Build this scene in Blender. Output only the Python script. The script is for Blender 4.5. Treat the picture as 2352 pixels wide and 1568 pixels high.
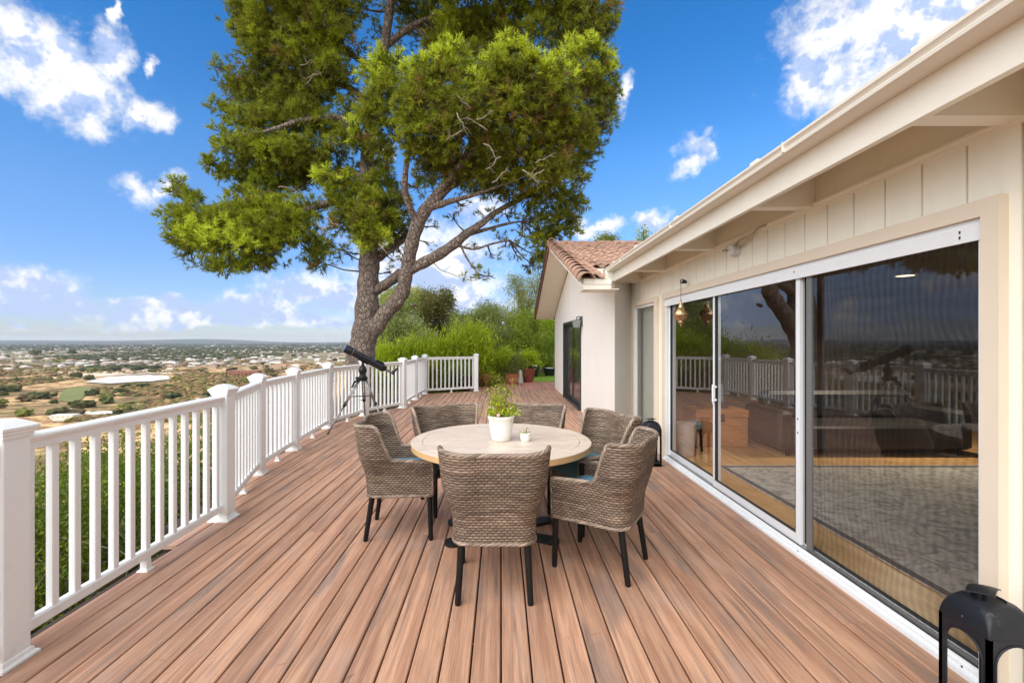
import bpy, math, random
import numpy as np
from mathutils import Vector, Matrix

for o in list(bpy.data.objects):
    bpy.data.objects.remove(o, do_unlink=True)
SC = bpy.context.scene
COL = SC.collection
R = math.radians
PI = math.pi
H = 1.53            # eye height over the deck
F = 1045.0          # focal length in pixels of a 2352 pixel wide picture
PX, PY = 1151.0, 784.0

# ------------------------------------------------------------------ camera, sun, sky, exposure
cam = bpy.data.cameras.new('camera')
cam.sensor_width = 36.0
cam.lens = F * 36.0 / 2352.0
cam.shift_x = 25.0 / 2352.0
cam.clip_start = 0.05
cam.clip_end = 200000
camo = bpy.data.objects.new('camera', cam)
COL.objects.link(camo)
camo.location = (0, 0, H)
camo.rotation_euler = (R(90), 0, 0)
SC.camera = camo

SC.view_settings.view_transform = 'Standard'
SC.view_settings.look = 'None'
SC.view_settings.exposure = 1.87
SC.view_settings.gamma = 1.0
SC.view_settings.use_curve_mapping = False

SUN_DIR = Vector((-0.46, -0.60, 0.56)).normalized()
sun = bpy.data.lights.new('sun', 'SUN')
sun.energy = 1.25
sun.angle = R(75)
sun.color = (1.0, 0.985, 0.965)
suno = bpy.data.objects.new('sun', sun)
COL.objects.link(suno)
suno.rotation_euler = SUN_DIR.to_track_quat('Z', 'Y').to_euler()
suno.location = (-10, -10, 30)


class NT:
    """small helper for building node trees"""
    def __init__(s, tree):
        s.t = tree
        s.n = tree.nodes
        s.l = tree.links
    def node(s, typ, **kw):
        nd = s.n.new(typ)
        for k, v in kw.items():
            setattr(nd, k, v)
        return nd
    def put(s, sock, v):
        if isinstance(v, bpy.types.NodeSocket):
            s.l.new(v, sock)
        elif v is not None:
            if hasattr(sock, 'default_value'):
                try:
                    sock.default_value = v
                except Exception:
                    if isinstance(v, (tuple, list)):
                        sock.default_value = tuple(v) + (1.0,) if len(v) == 3 else tuple(v)[:3]
                    else:
                        sock.default_value = (v, v, v)
    def math(s, op, a, b=None, c=None, clamp=False):
        nd = s.node('ShaderNodeMath', operation=op, use_clamp=clamp)
        s.put(nd.inputs[0], a)
        if b is not None: s.put(nd.inputs[1], b)
        if c is not None: s.put(nd.inputs[2], c)
        return nd.outputs[0]
    def vm(s, op, a, b=None, out=0):
        nd = s.node('ShaderNodeVectorMath', operation=op)
        s.put(nd.inputs[0], a)
        if b is not None:
            s.put(nd.inputs['Scale' if op == 'SCALE' else 1], b)
        return nd.outputs[out]
    def xyz(s, x=0.0, y=0.0, z=0.0):
        nd = s.node('ShaderNodeCombineXYZ')
        s.put(nd.inputs[0], x); s.put(nd.inputs[1], y); s.put(nd.inputs[2], z)
        return nd.outputs[0]
    def sep(s, v):
        nd = s.node('ShaderNodeSeparateXYZ')
        s.put(nd.inputs[0], v)
        return nd.outputs
    def noise(s, vec, scale=5.0, detail=3.0, rough=0.5, dist=0.0, color=False):
        nd = s.node('ShaderNodeTexNoise')
        s.put(nd.inputs['Vector'], vec)
        nd.inputs['Scale'].default_value = scale
        nd.inputs['Detail'].default_value = detail
        nd.inputs['Roughness'].default_value = rough
        nd.inputs['Distortion'].default_value = dist
        return nd.outputs['Color' if color else 'Fac']
    def mix(s, f, a, b, blend='MIX'):
        nd = s.node('ShaderNodeMix', data_type='RGBA', blend_type=blend)
        s.put(nd.inputs[0], f)
        s.put(nd.inputs[6], a if isinstance(a, bpy.types.NodeSocket) else tuple(a) + (1.0,) if len(a) == 3 else a)
        s.put(nd.inputs[7], b if isinstance(b, bpy.types.NodeSocket) else tuple(b) + (1.0,) if len(b) == 3 else b)
        return nd.outputs[2]
    def ramp(s, f, stops):
        nd = s.node('ShaderNodeValToRGB')
        s.put(nd.inputs[0], f)
        e = nd.color_ramp.elements
        while len(e) < len(stops): e.new(0.5)
        for k, (p, c) in enumerate(stops):
            e[k].position = p
            e[k].color = (c[0], c[1], c[2], 1) if isinstance(c, (tuple, list)) else (c, c, c, 1)
        return nd.outputs[0]
    def smooth(s, v, lo, hi, a=0.0, b=1.0):
        nd = s.node('ShaderNodeMapRange', interpolation_type='SMOOTHSTEP')
        s.put(nd.inputs[0], v)
        nd.inputs[1].default_value = lo; nd.inputs[2].default_value = hi
        nd.inputs[3].default_value = a; nd.inputs[4].default_value = b
        return nd.outputs[0]


# ------------------------------------------------------------------ sky
world = bpy.data.worlds.new('World')
SC.world = world
world.use_nodes = True
wt = NT(world.node_tree)
wt.n.clear()
sky = wt.node('ShaderNodeTexSky', sky_type='NISHITA')
sky.sun_disc = False
sky.sun_elevation = math.asin(SUN_DIR.z)
sky.sun_rotation = math.atan2(SUN_DIR.x, SUN_DIR.y)
sky.altitude = 100; sky.air_density = 1.0; sky.dust_density = 0.35; sky.ozone_density = 2.2
dirv = wt.vm('NORMALIZE', wt.node('ShaderNodeTexCoord').outputs['Generated'])
dx, dy, dz = wt.sep(dirv)[0:3]
az = wt.math('ARCTAN2', dx, dy)
el = wt.math('ARCSINE', dz)
ae = wt.xyz(az, el, 0.0)
warp = wt.vm('SUBTRACT', wt.noise(dirv, 7.0, 5.0, 0.62, color=True), (0.5, 0.5, 0.5))
wae = wt.vm('ADD', ae, wt.vm('MULTIPLY', warp, (0.17, 0.13, 0.0)))
# cumulus clouds: centre and half size of each in the old picture's pixels
CL = [(70,110,110,70),(150,190,150,80),(230,130,60,45),(60,175,90,55),(215,255,45,50),(335,265,52,38),(340,145,18,14),
      (335,440,58,34),(385,430,30,22),(265,50,16,14),
      (40,650,150,28),(90,695,200,22),(330,688,130,9),(30,735,40,8),(360,718,190,20),(560,712,150,22),(500,745,260,9),(720,738,160,14),
      (735,668,115,30),(840,650,60,20),(980,600,150,50),(1050,655,120,35),(1030,690,160,18),
      (2000,60,200,120),(1900,170,90,75),(2060,150,130,90),(1960,215,90,50),(1850,140,45,14),(2150,20,120,90),
      (1580,330,42,26),(1575,380,38,30),(1610,350,20,35),
      (1350,535,38,26),(1395,525,40,18),(1505,515,35,22),(1435,220,16,28),(1090,480,50,30),(870,330,30,20)]
cur = None
for cx, cy, rx, ry in CL:
    u, v = cx - PX, PY - cy
    a0 = math.atan2(u, F); e0 = math.atan2(v, math.hypot(u, F))
    k = math.cos(a0)
    ra = 1.08 * rx / F * k * k; re = (1.45 if cy > 580 else 1.08) * ry / F * k
    d = wt.vm('LENGTH', wt.vm('MULTIPLY', wt.vm('SUBTRACT', wae, (a0, e0, 0)), (1 / ra, 1 / re, 0)), out=1)
    m = wt.math('SUBTRACT', 1.34 if cy > 580 else 1.16, d)
    cur = m if cur is None else wt.math('SMOOTH_MAX', cur, m, 0.12)
fine = wt.noise(dirv, 15.0, 9.0, 0.72)
dens = wt.math('ADD', cur, wt.math('MULTIPLY', wt.math('SUBTRACT', fine, 0.5), 2.4))
named = wt.smooth(dens, -0.10, 1.00)
# unseen sky: nearly closed bright cloud, added to lift the fill light
inframe = wt.math('MULTIPLY', wt.smooth(dy, 0.30, 0.50), wt.smooth(el, 0.80, 0.62))
pl = wt.vm('DIVIDE', dirv, wt.xyz(wt.math('ADD', dz, 0.25), wt.math('ADD', dz, 0.25), 1.0))
gen = wt.math('ADD', wt.noise(pl, 2.6, 7.0, 0.6), 0.0)
gen = wt.math('MULTIPLY', wt.smooth(gen, 0.30, 0.42), wt.math('SUBTRACT', 1.0, inframe))
gen = wt.math('MULTIPLY', gen, wt.smooth(dz, 0.0, 0.1))
cmask = wt.math('MAXIMUM', named, gen)
# cloud brightness: lit tops, blue-grey undersides
below = wt.noise(wt.vm('ADD', dirv, (0, 0, 0.035)), 16.0, 4.0, 0.6)
here = wt.noise(dirv, 16.0, 4.0, 0.6)
lit = wt.math('ADD', wt.math('MULTIPLY', wt.math('SUBTRACT', here, below), 6.5), wt.smooth(el, 0.03, 0.30, 0.02, 0.55))
lit = wt.math('ADD', lit, wt.smooth(dens, 1.3, 0.1, 0.0, 0.5), clamp=True)
lit = wt.math('MULTIPLY', lit, wt.smooth(el, 0.03, 0.24, 0.62, 1.0))
ccol = wt.mix(wt.smooth(lit, 0.0, 0.85), (0.150, 0.188, 0.275), (0.310, 0.307, 0.303))
# clear sky: the physical sky, given the photograph's depth of blue
hs = wt.node('ShaderNodeHueSaturation')
hs.inputs['Saturation'].default_value = 1.18
wt.put(hs.inputs['Color'], sky.outputs[0])
SKY_S = 0.060
clear = wt.vm('SCALE', hs.outputs[0], SKY_S)
clear = wt.mix(1.0, clear, wt.ramp(wt.smooth(el, 0.0, 0.62), [(0.0, (0.50, 0.55, 0.76)), (0.15, (0.55, 0.64, 0.86)), (0.35, (0.62, 0.74, 0.92)), (0.65, (0.50, 0.80, 1.0)), (1.0, (0.24, 0.72, 1.0))]), 'MULTIPLY')
full = wt.mix(cmask, clear, ccol)
low = wt.smooth(dz, -0.03, 0.0)
full = wt.mix(low, (0.12, 0.11, 0.09), full)
bg = wt.node('ShaderNodeBackground')
wt.put(bg.inputs[0], full)
bg.inputs[1].default_value = 1.0
wo = wt.node('ShaderNodeOutputWorld')
wt.l.new(bg.outputs[0], wo.inputs[0])
world.cycles.sampling_method = 'MANUAL'
world.cycles.sample_map_resolution = 512
SC.cycles.max_bounces = 8
SC.cycles.transparent_max_bounces = 16
SC.cycles.caustics_reflective = False
SC.cycles.caustics_refractive = False
SC.cycles.sample_clamp_indirect = 4.0


# ------------------------------------------------------------------ helpers: meshes
def W(x, y, Z):
    """the point at depth Z seen at pixel (x, y)"""
    return Vector(((x - PX) / F * Z, Z, H - (y - PY) / F * Z))


class MB:
    def __init__(s):
        s.v = []; s.f = []; s.uv = {}
    def add(s, vs, fs, uvs=None):
        b = len(s.v)
        s.v.extend([tuple(p) for p in vs])
        for k, f in enumerate(fs):
            if uvs is not None: s.uv[len(s.f)] = [uvs[i] for i in f]
            s.f.append(tuple(b + i for i in f))
        return s
    def box(s, x0, x1, y0, y1, z0, z1):
        v = [(x0, y0, z0), (x1, y0, z0), (x1, y1, z0), (x0, y1, z0), (x0, y0, z1), (x1, y0, z1), (x1, y1, z1), (x0, y1, z1)]
        return s.add(v, [(0, 3, 2, 1), (4, 5, 6, 7), (0, 1, 5, 4), (1, 2, 6, 5), (2, 3, 7, 6), (3, 0, 4, 7)])
    def cbox(s, x0, x1, y0, y1, z0, z1, c=0.004):
        """box with chamfered edges (8 corners cut: three insets)"""
        pts = []
        for (a, za) in ((c, z0), (0, z0 + c), (0, z1 - c), (c, z1)):
            X0, X1, Y0, Y1 = x0 + a, x1 - a, y0 + a, y1 - a
            k = c
            pts.append([(X0 + k, Y0, za), (X1 - k, Y0, za), (X1, Y0 + k, za), (X1, Y1 - k, za), (X1 - k, Y1, za), (X0 + k, Y1, za), (X0, Y1 - k, za), (X0, Y0 + k, za)])
        v = [p for r in pts for p in r]
        f = [tuple(range(7, -1, -1)), tuple(range(24, 32))]
        for r in range(3):
            for i in range(8):
                j = (i + 1) % 8
                f.append((r * 8 + i, r * 8 + j, r * 8 + 8 + j, r * 8 + 8 + i))
        return s.add(v, f)
    def bar(s, p0, p1, w, h, up=(0, 0, 1), profile=None):
        """a bar from p0 to p1 of width w, height h; profile = outline points (across, up)"""
        p0, p1 = Vector(p0), Vector(p1)
        d = (p1 - p0).normalized()
        a = d.cross(Vector(up)).normalized()
        b = a.cross(d).normalized()
        pr = profile or [(-w / 2, -h / 2), (w / 2, -h / 2), (w / 2, h / 2), (-w / 2, h / 2)]
        n = len(pr)
        v = [p0 + a * q[0] + b * q[1] for q in pr] + [p1 + a * q[0] + b * q[1] for q in pr]
        f = [tuple(range(n)), tuple(range(2 * n - 1, n - 1, -1))] + [(i, i + n, (i + 1) % n + n, (i + 1) % n) for i in range(n)]
        return s.add(v, f)
    def tube(s, pts, rad, n=8, caps=True, uvs=False):
        pts = [Vector(p) for p in pts]
        m = len(pts)
        if not isinstance(rad, (list, tuple)): rad = [rad] * m
        rings = []; ref = None; L = 0; Ls = []
        for i in range(m):
            d = (pts[min(i + 1, m - 1)] - pts[max(i - 1, 0)])
            if d.length < 1e-9: d = Vector((0, 0, 1))
            d.normalize()
            if ref is None:
                ref = Vector((0, 0, 1)) if abs(d.z) < 0.9 else Vector((1, 0, 0))
            a = ref - d * ref.dot(d)
            if a.length < 1e-6: a = d.orthogonal()
            a.normalize(); ref = a
            b = d.cross(a)
            rings.append([pts[i] + (a * math.cos(2 * PI * k / n) + b * math.sin(2 * PI * k / n)) * rad[i] for k in range(n)])
            if i: L += (pts[i] - pts[i - 1]).length
            Ls.append(L)
        v = [p for r in rings for p in r]
        f = []; base = len(s.v)
        for i in range(m - 1):
            for k in range(n):
                j = (k + 1) % n
                f.append((i * n + k, i * n + j, (i + 1) * n + j, (i + 1) * n + k))
        fi = len(s.f)
        s.add(v, f)
        if uvs:
            q = fi
            for i in range(m - 1):
                for k in range(n):
                    s.uv[q] = [(Ls[i], k / n), (Ls[i], (k + 1) / n), (Ls[i + 1], (k + 1) / n), (Ls[i + 1], k / n)]
                    q += 1
        if caps:
            s.f.append(tuple(base + k for k in range(n - 1, -1, -1)))
            s.f.append(tuple(base + (m - 1) * n + k for k in range(n)))
        return s
    def lathe(s, prof, c=(0, 0, 0), n=32):
        v = []; f = []
        for r, z in prof:
            for k in range(n):
                a = 2 * PI * k / n
                v.append((c[0] + r * math.cos(a), c[1] + r * math.sin(a), c[2] + z))
        for i in range(len(prof) - 1):
            for k in range(n):
                j = (k + 1) % n
                f.append((i * n + k, i * n + j, (i + 1) * n + j, (i + 1) * n + k))
        if prof[0][0] > 1e-6: f.append(tuple(range(n - 1, -1, -1)))
        if prof[-1][0] > 1e-6: f.append(tuple((len(prof) - 1) * n + k for k in range(n)))
        return s.add(v, f)
    def prism(s, poly, axis, a0, a1):
        """extrude a 2D outline along an axis: axis x -> (y,z), y -> (x,z), z -> (x,y)"""
        def P(q, a):
            return {'x': (a, q[0], q[1]), 'y': (q[0], a, q[1]), 'z': (q[0], q[1], a)}[axis]
        n = len(poly)
        v = [P(q, a0) for q in poly] + [P(q, a1) for q in poly]
        return s.add(v, [tuple(range(n)), tuple(range(2 * n - 1, n - 1, -1))] + [(i, (i + 1) % n, (i + 1) % n + n, i + n)[::-1] for i in range(n)])
    def mesh(s, name):
        me = bpy.data.meshes.new(name)
        me.from_pydata(s.v, [], s.f)
        if s.uv:
            ul = me.uv_layers.new(name='UVMap')
            for p in me.polygons:
                if p.index in s.uv:
                    for li, t in zip(p.loop_indices, s.uv[p.index]): ul.data[li].uv = t
        me.update()
        return me


def fixn(me):
    import bmesh
    b = bmesh.new(); b.from_mesh(me)
    bmesh.ops.recalc_face_normals(b, faces=b.faces)
    b.to_mesh(me); b.free()


def obj(name, mb, m, parent=None, smooth=False, loc=None, rot=None, angle=None):
    me = mb.mesh(name) if isinstance(mb, MB) else mb
    if isinstance(mb, MB): fixn(me)
    if m is not None and not me.materials: me.materials.append(m)
    if smooth:
        for p in me.polygons: p.use_smooth = True
        if angle:
            try: me.set_sharp_from_angle(angle=R(angle))
            except Exception: pass
    o = bpy.data.objects.new(name, me)
    COL.objects.link(o)
    if loc is not None: o.location = loc
    if rot is not None: o.rotation_euler = rot
    if parent is not None: o.parent = parent
    return o


def tag(o, label=None, cat=None, group=None, kind=None):
    if label: o['label'] = label
    if cat: o['category'] = cat
    if group: o['group'] = group
    if kind: o['kind'] = kind
    return o


def empty(name, loc=(0, 0, 0), rz=0.0, label=None, cat=None, group=None, kind=None):
    o = bpy.data.objects.new(name, None)
    o.empty_display_size = 0.1
    COL.objects.link(o)
    o.location = loc; o.rotation_euler = (0, 0, rz)
    return tag(o, label, cat, group, kind)


KIDS = {}
def copy_tree(o, parent=None):
    c = o.copy(); COL.objects.link(c)
    if parent is not None: c.parent = parent
    for ch in [x for x in bpy.data.objects if x.parent == o]:
        copy_tree(ch, c)
    return c


def np_mesh(name, verts, nper, attr=None, mat=None):
    """mesh from an (N, nper, 3) array: N separate faces of nper corners, with a per-face value"""
    n = verts.shape[0]
    me = bpy.data.meshes.new(name)
    me.vertices.add(n * nper)
    me.vertices.foreach_set('co', verts.reshape(-1).astype(np.float32))
    me.loops.add(n * nper)
    me.loops.foreach_set('vertex_index', np.arange(n * nper, dtype=np.int32))
    me.polygons.add(n)
    me.polygons.foreach_set('loop_start', np.arange(0, n * nper, nper, dtype=np.int32))
    me.polygons.foreach_set('loop_total', np.full(n, nper, dtype=np.int32))
    if attr is not None:
        a = me.attributes.new('tone', 'FLOAT', 'FACE')
        a.data.foreach_set('value', attr.astype(np.float32))
    me.update(calc_edges=True)
    if mat: me.materials.append(mat)
    return me


# ------------------------------------------------------------------ helpers: materials
def mat(name):
    m = bpy.data.materials.new(name)
    m.use_nodes = True
    t = NT(m.node_tree)
    b = t.n['Principled BSDF']
    return m, t, b


def simple(name, col, rough=0.6, metal=0.0, var=0.06, scale=8.0, bump=0.0, bscale=60.0, spec=None, stretch=(1, 1, 1)):
    m, t, b = mat(name)
    co = t.vm('MULTIPLY', t.node('ShaderNodeTexCoord').outputs['Object'], stretch)
    nz = t.noise(co, scale, 5.0, 0.6)
    k = t.math('ADD', t.math('MULTIPLY', t.math('SUBTRACT', nz, 0.5), 2 * var / 0.5), 1.0)
    t.put(b.inputs['Base Color'], t.vm('SCALE', t.xyz(*col), k))
    b.inputs['Roughness'].default_value = rough
    b.inputs['Metallic'].default_value = metal
    if spec is not None: b.inputs['Specular IOR Level'].default_value = spec
    if bump:
        bn = t.node('ShaderNodeBump')
        bn.inputs['Strength'].default_value = bump
        bn.inputs['Distance'].default_value = 0.01
        t.put(bn.inputs['Height'], t.noise(co, bscale, 4.0, 0.6))
        t.put(b.inputs['Normal'], bn.outputs[0])
    return m


M = {}
# white vinyl with faint grime
m, t, b = mat('white_vinyl')
co = t.node('ShaderNodeTexCoord').outputs['Object']
g = t.smooth(t.noise(co, 6.0, 6.0, 0.65), 0.52, 0.78)
g2_ = t.math('MULTIPLY', t.smooth(t.sep(co)[2], 0.16, 0.0), t.smooth(t.noise(co, 14.0, 5.0, 0.7), 0.38, 0.66))
g = t.math('ADD', g, t.math('MULTIPLY', g2_, 1.6), clamp=True)
t.put(b.inputs['Base Color'], t.mix(t.math('MULTIPLY', g, 0.40), (0.81, 0.83, 0.835), (0.62, 0.60, 0.55)))
b.inputs['Roughness'].default_value = 0.42
M['vinyl'] = m


def deck_mat(name, ca, cb, cc, seed):
    m, t, b = mat(name)
    co = t.node('ShaderNodeTexCoord').outputs['Object']
    rnd = t.node('ShaderNodeObjectInfo').outputs['Random']
    off = t.xyz(t.math('MULTIPLY', rnd, 37.0), t.math('MULTIPLY', rnd, 91.0), seed)
    c2 = t.vm('ADD', co, off)
    st = t.noise(t.vm('MULTIPLY', c2, (22.0, 0.7, 1.0)), 1.0, 5.0, 0.6, 0.6)
    bl = t.noise(t.vm('MULTIPLY', c2, (6.0, 0.9, 1.0)), 1.0, 3.0, 0.55)
    gr = t.noise(t.vm('MULTIPLY', c2, (150.0, 4.0, 1.0)), 1.0, 3.0, 0.7)
    col = t.mix(t.smooth(st, 0.34, 0.66), cb, ca)
    col = t.mix(t.math('MULTIPLY', t.smooth(bl, 0.52, 0.70), 0.62), col, cc)
    st3 = t.noise(t.vm('MULTIPLY', c2, (42.0, 1.3, 1.0)), 1.0, 3.0, 0.55)
    col = t.mix(t.math('MULTIPLY', t.smooth(st3, 0.54, 0.70), 0.60), col, cc)
    tone = t.math('ADD', 0.88, t.math('MULTIPLY', rnd, 0.22))
    tone = t.math('MULTIPLY', tone, t.math('ADD', 0.45, t.math('MULTIPLY', gr, 1.10)))
    col = t.vm('SCALE', col, tone)
    sp = t.noise(co, 9.0, 6.0, 0.7)
    col = t.mix(t.math('MULTIPLY', t.smooth(sp, 0.66, 0.74), 0.40), col, (0.62, 0.50, 0.42))
    sp2 = t.noise(t.vm('ADD', co, (5, 3, 1)), 2.2, 5.0, 0.62)
    col = t.mix(t.math('MULTIPLY', t.smooth(sp2, 0.5, 0.75), 0.28), col, (0.42, 0.33, 0.30))
    t.put(b.inputs['Base Color'], col)
    t.put(b.inputs['Roughness'], t.math('ADD', 0.46, t.math('MULTIPLY', gr, 0.25)))
    bn = t.node('ShaderNodeBump')
    bn.inputs['Strength'].default_value = 0.35
    bn.inputs['Distance'].default_value = 0.004
    t.put(bn.inputs['Height'], gr)
    t.put(b.inputs['Normal'], bn.outputs[0])
    return m


M['deck'] = deck_mat('composite_decking', (0.54, 0.312, 0.202), (0.365, 0.188, 0.116), (0.175, 0.138, 0.125), 1.0)
M['deck_red'] = deck_mat('older_red_decking', (0.50, 0.235, 0.165), (0.42, 0.18, 0.125), (0.30, 0.16, 0.13), 5.0)
M['dark_under'] = simple('shaded_timber', (0.05, 0.035, 0.028), 0.9)
M['siding'] = simple('cream_painted_siding', (0.86, 0.83, 0.72), 0.6, spec=0.3, var=0.03, scale=3.0, bump=0.12, bscale=40.0, stretch=(1, 6, 0.5))
M['groove'] = simple('tan_groove_paint', (0.55, 0.47, 0.34), 0.7)
M['stucco'] = simple('cream_stucco', (0.79, 0.755, 0.70), 0.85, var=0.03, scale=2.0, bump=0.30, bscale=45.0)
M['trim'] = simple('peach_painted_trim', (0.70, 0.61, 0.49), 0.55, var=0.03, scale=4.0)
M['fascia'] = simple('cream_painted_fascia', (0.82, 0.79, 0.70), 0.5, var=0.04, scale=3.0, bump=0.10, bscale=18.0)
M['gutter'] = simple('beige_metal_gutter', (0.73, 0.69, 0.60), 0.35, var=0.03, scale=3.0)
M['soffit'] = simple('tan_painted_soffit', (0.78, 0.72, 0.57), 0.7, var=0.03, scale=4.0)
M['alu'] = simple('white_aluminium', (0.77, 0.79, 0.81), 0.35, var=0.03)
M['seal'] = simple('black_rubber_seal', (0.03, 0.03, 0.032), 0.6)
M['grey_frame'] = simple('grey_screen_frame', (0.20, 0.20, 0.20), 0.45, metal=0.3, stretch=(1, 1, 1), scale=40)
M['black_frame'] = simple('black_door_frame', (0.018, 0.018, 0.02), 0.4)
M['black_metal'] = simple('black_powder_coat', (0.010, 0.010, 0.012), 0.45, spec=0.3, var=0.25, scale=30.0, bump=0.1, bscale=200.0)
M['black_wood'] = simple('black_chair_leg', (0.007, 0.0065, 0.006), 0.5, var=0.2, scale=20.0, spec=0.25)
M['tele_black'] = simple('telescope_gloss_black', (0.010, 0.012, 0.018), 0.16, var=0.1)
M['steel'] = simple('brushed_steel', (0.30, 0.30, 0.30), 0.38, metal=1.0, var=0.08, scale=30, stretch=(1, 1, 0.1))
M['brass'] = simple('hammered_brass', (0.62, 0.44, 0.24), 0.26, metal=1.0, var=0.2, scale=40, bump=0.7, bscale=45.0)
M['pot_white'] = simple('white_glazed_pot', (0.80, 0.79, 0.75), 0.45, var=0.03)
M['red_pot'] = simple('red_brown_plastic_pot', (0.24, 0.055, 0.032), 0.55, var=0.15, scale=5.0)
M['maroon_pot'] = simple('maroon_glazed_pot', (0.085, 0.022, 0.022), 0.25, var=0.2)
M['black_pot'] = simple('black_glazed_pot', (0.012, 0.014, 0.018), 0.4, var=0.1)
M['soil'] = simple('potting_soil', (0.035, 0.024, 0.017), 0.95, var=0.4, scale=60, bump=0.8, bscale=90)
M['white_gravel'] = simple('white_gravel', (0.75, 0.74, 0.72), 0.9, var=0.2, scale=60, bump=0.8, bscale=60)
M['stone'] = simple('weathered_white_stone', (0.46, 0.43, 0.38), 0.9, var=0.3, scale=14, bump=0.5, bscale=40)
M['terracotta'] = simple('terracotta', (0.40, 0.15, 0.075), 0.8, var=0.3, scale=12)
M['cushion'] = simple('blue_cushion_fabric', (0.115, 0.25, 0.37), 0.85, var=0.08, scale=10, bump=0.3, bscale=300)
M['cushion_dark'] = simple('teal_cushion_fabric', (0.075, 0.15, 0.19), 0.85, var=0.08, scale=10, bump=0.3, bscale=300)
M['grey_plastic'] = simple('grey_plastic', (0.55, 0.55, 0.55), 0.5)
M['cable'] = simple('beige_cable', (0.50, 0.43, 0.32), 0.6)

# roof tile
m, t, b = mat('clay_roof_tile')
co = t.node('ShaderNodeTexCoord').outputs['Object']
rnd = t.node('ShaderNodeObjectInfo').outputs['Random']
nz = t.noise(t.vm('ADD', co, t.xyz(t.math('MULTIPLY', rnd, 50), 0, 0)), 14.0, 5.0, 0.65)
c = t.mix(t.smooth(nz, 0.3, 0.7), (0.30, 0.165, 0.115), (0.43, 0.28, 0.205))
c = t.vm('SCALE', c, t.math('ADD', 0.8, t.math('MULTIPLY', rnd, 0.4)))
t.put(b.inputs['Base Color'], c)
b.inputs['Roughness'].default_value = 0.85
M['tile'] = m

# woven wicker: uv in metres
m, t, b = mat('woven_wicker')
uvn = t.node('ShaderNodeTexCoord').outputs['UV']
rnd = t.node('ShaderNodeObjectInfo').outputs['Random']
uvn = t.vm('ADD', uvn, t.vm('SCALE', t.vm('SUBTRACT', t.noise(t.vm('MULTIPLY', uvn, (6.0, 12.0, 1.0)), 1.0, 2.0, 0.5, color=True), (0.5, 0.5, 0.5)), 0.008))
U, V = t.sep(uvn)[0:2]
row = t.math('DIVIDE', V, 0.0160)
rid = t.math('FLOOR', row)
rfr = t.math('FRACT', row)
ph = t.math('ADD', t.math('DIVIDE', U, 0.033), t.math('MULTIPLY', rid, 0.5))
cid = t.math('FLOOR', ph)
du = t.math('MULTIPLY', t.math('SUBTRACT', t.math('FRACT', ph), 0.5), 1.85)
dv = t.math('MULTIPLY', t.math('SUBTRACT', rfr, 0.5), 1.75)
hgt = t.math('SUBTRACT', 1.0, t.math('ADD', t.math('POWER', t.math('ABSOLUTE', du), 2.6), t.math('MULTIPLY', dv, dv)), clamp=True)
strand = t.math('ADD', t.math('MULTIPLY', t.noise(t.xyz(t.math('MULTIPLY', cid, 1.37), t.math('MULTIPLY', rid, 3.7), 0.0), 1.0, 2.0, 0.6), 0.35), t.math('MULTIPLY', t.noise(t.xyz(t.math('MULTIPLY', U, 7.0), t.math('MULTIPLY', rid, 3.7), 4.0), 1.0, 3.0, 0.65), 0.65))
fib = t.noise(t.xyz(t.math('MULTIPLY', U, 60.0), t.math('MULTIPLY', V, 900.0), 0.0), 1.0, 2.0, 0.6)
big = t.noise(t.xyz(t.math('MULTIPLY', U, 1.6), t.math('MULTIPLY', V, 7.0), t.math('MULTIPLY', rnd, 20)), 1.0, 3.0, 0.6)
c = t.mix(t.smooth(strand, 0.32, 0.68), (0.125, 0.080, 0.054), (0.36, 0.265, 0.19))
c = t.mix(t.math('MULTIPLY', t.smooth(fib, 0.4, 0.7), 0.3), c, (0.13, 0.09, 0.065))
corner = t.math('MULTIPLY', t.math('ABSOLUTE', du), t.math('ABSOLUTE', dv))
c = t.mix(t.smooth(corner, 0.14, 0.46, 0.0, 0.95), c, (0.022, 0.013, 0.008))
c = t.mix(t.smooth(t.math('ABSOLUTE', dv), 0.42, 0.90, 0.0, 0.55), c, (0.045, 0.028, 0.018))
band = t.noise(t.xyz(t.math('MULTIPLY', U, 0.7), t.math('MULTIPLY', V, 16.0), t.math('MULTIPLY', rnd, 9)), 1.0, 2.0, 0.6)
c = t.vm('SCALE', c, t.math('MULTIPLY', t.math('ADD', 0.35, t.math('MULTIPLY', big, 1.15)), t.math('ADD', 0.35, t.math('MULTIPLY', band, 1.15))))
t.put(b.inputs['Base Color'], c)
b.inputs['Roughness'].default_value = 0.62
bn = t.node('ShaderNodeBump')
bn.inputs['Strength'].default_value = 0.9; bn.inputs['Distance'].default_value = 0.005
t.put(bn.inputs['Height'], hgt)
t.put(b.inputs['Normal'], bn.outputs[0])
M['wicker'] = m

# rolled rim: strands wound round a tube (u = metres along, v = 0..1 around)
m, t, b = mat('wicker_rim')
U, V = t.sep(t.node('ShaderNodeTexCoord').outputs['UV'])[0:2]
s = t.math('ADD', t.math('MULTIPLY', U, 26.0), t.math('MULTIPLY', V, 4.0))
w1 = t.math('ABSOLUTE', t.math('SINE', t.math('MULTIPLY', s, PI)))
sid = t.noise(t.xyz(t.math('FLOOR', s), 0, 0), 3.1, 1.0, 0.5)
c = t.mix(t.smooth(sid, 0.35, 0.65), (0.17, 0.12, 0.085), (0.40, 0.31, 0.24))
c = t.mix(t.smooth(w1, 0.0, 0.35, 0.9, 0.0), c, (0.03, 0.02, 0.015))
t.put(b.inputs['Base Color'], c)
b.inputs['Roughness'].default_value = 0.55
bn = t.node('ShaderNodeBump'); bn.inputs['Strength'].default_value = 0.8; bn.inputs['Distance'].default_value = 0.004
t.put(bn.inputs['Height'], w1); t.put(b.inputs['Normal'], bn.outputs[0])
M['rim'] = m

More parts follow.
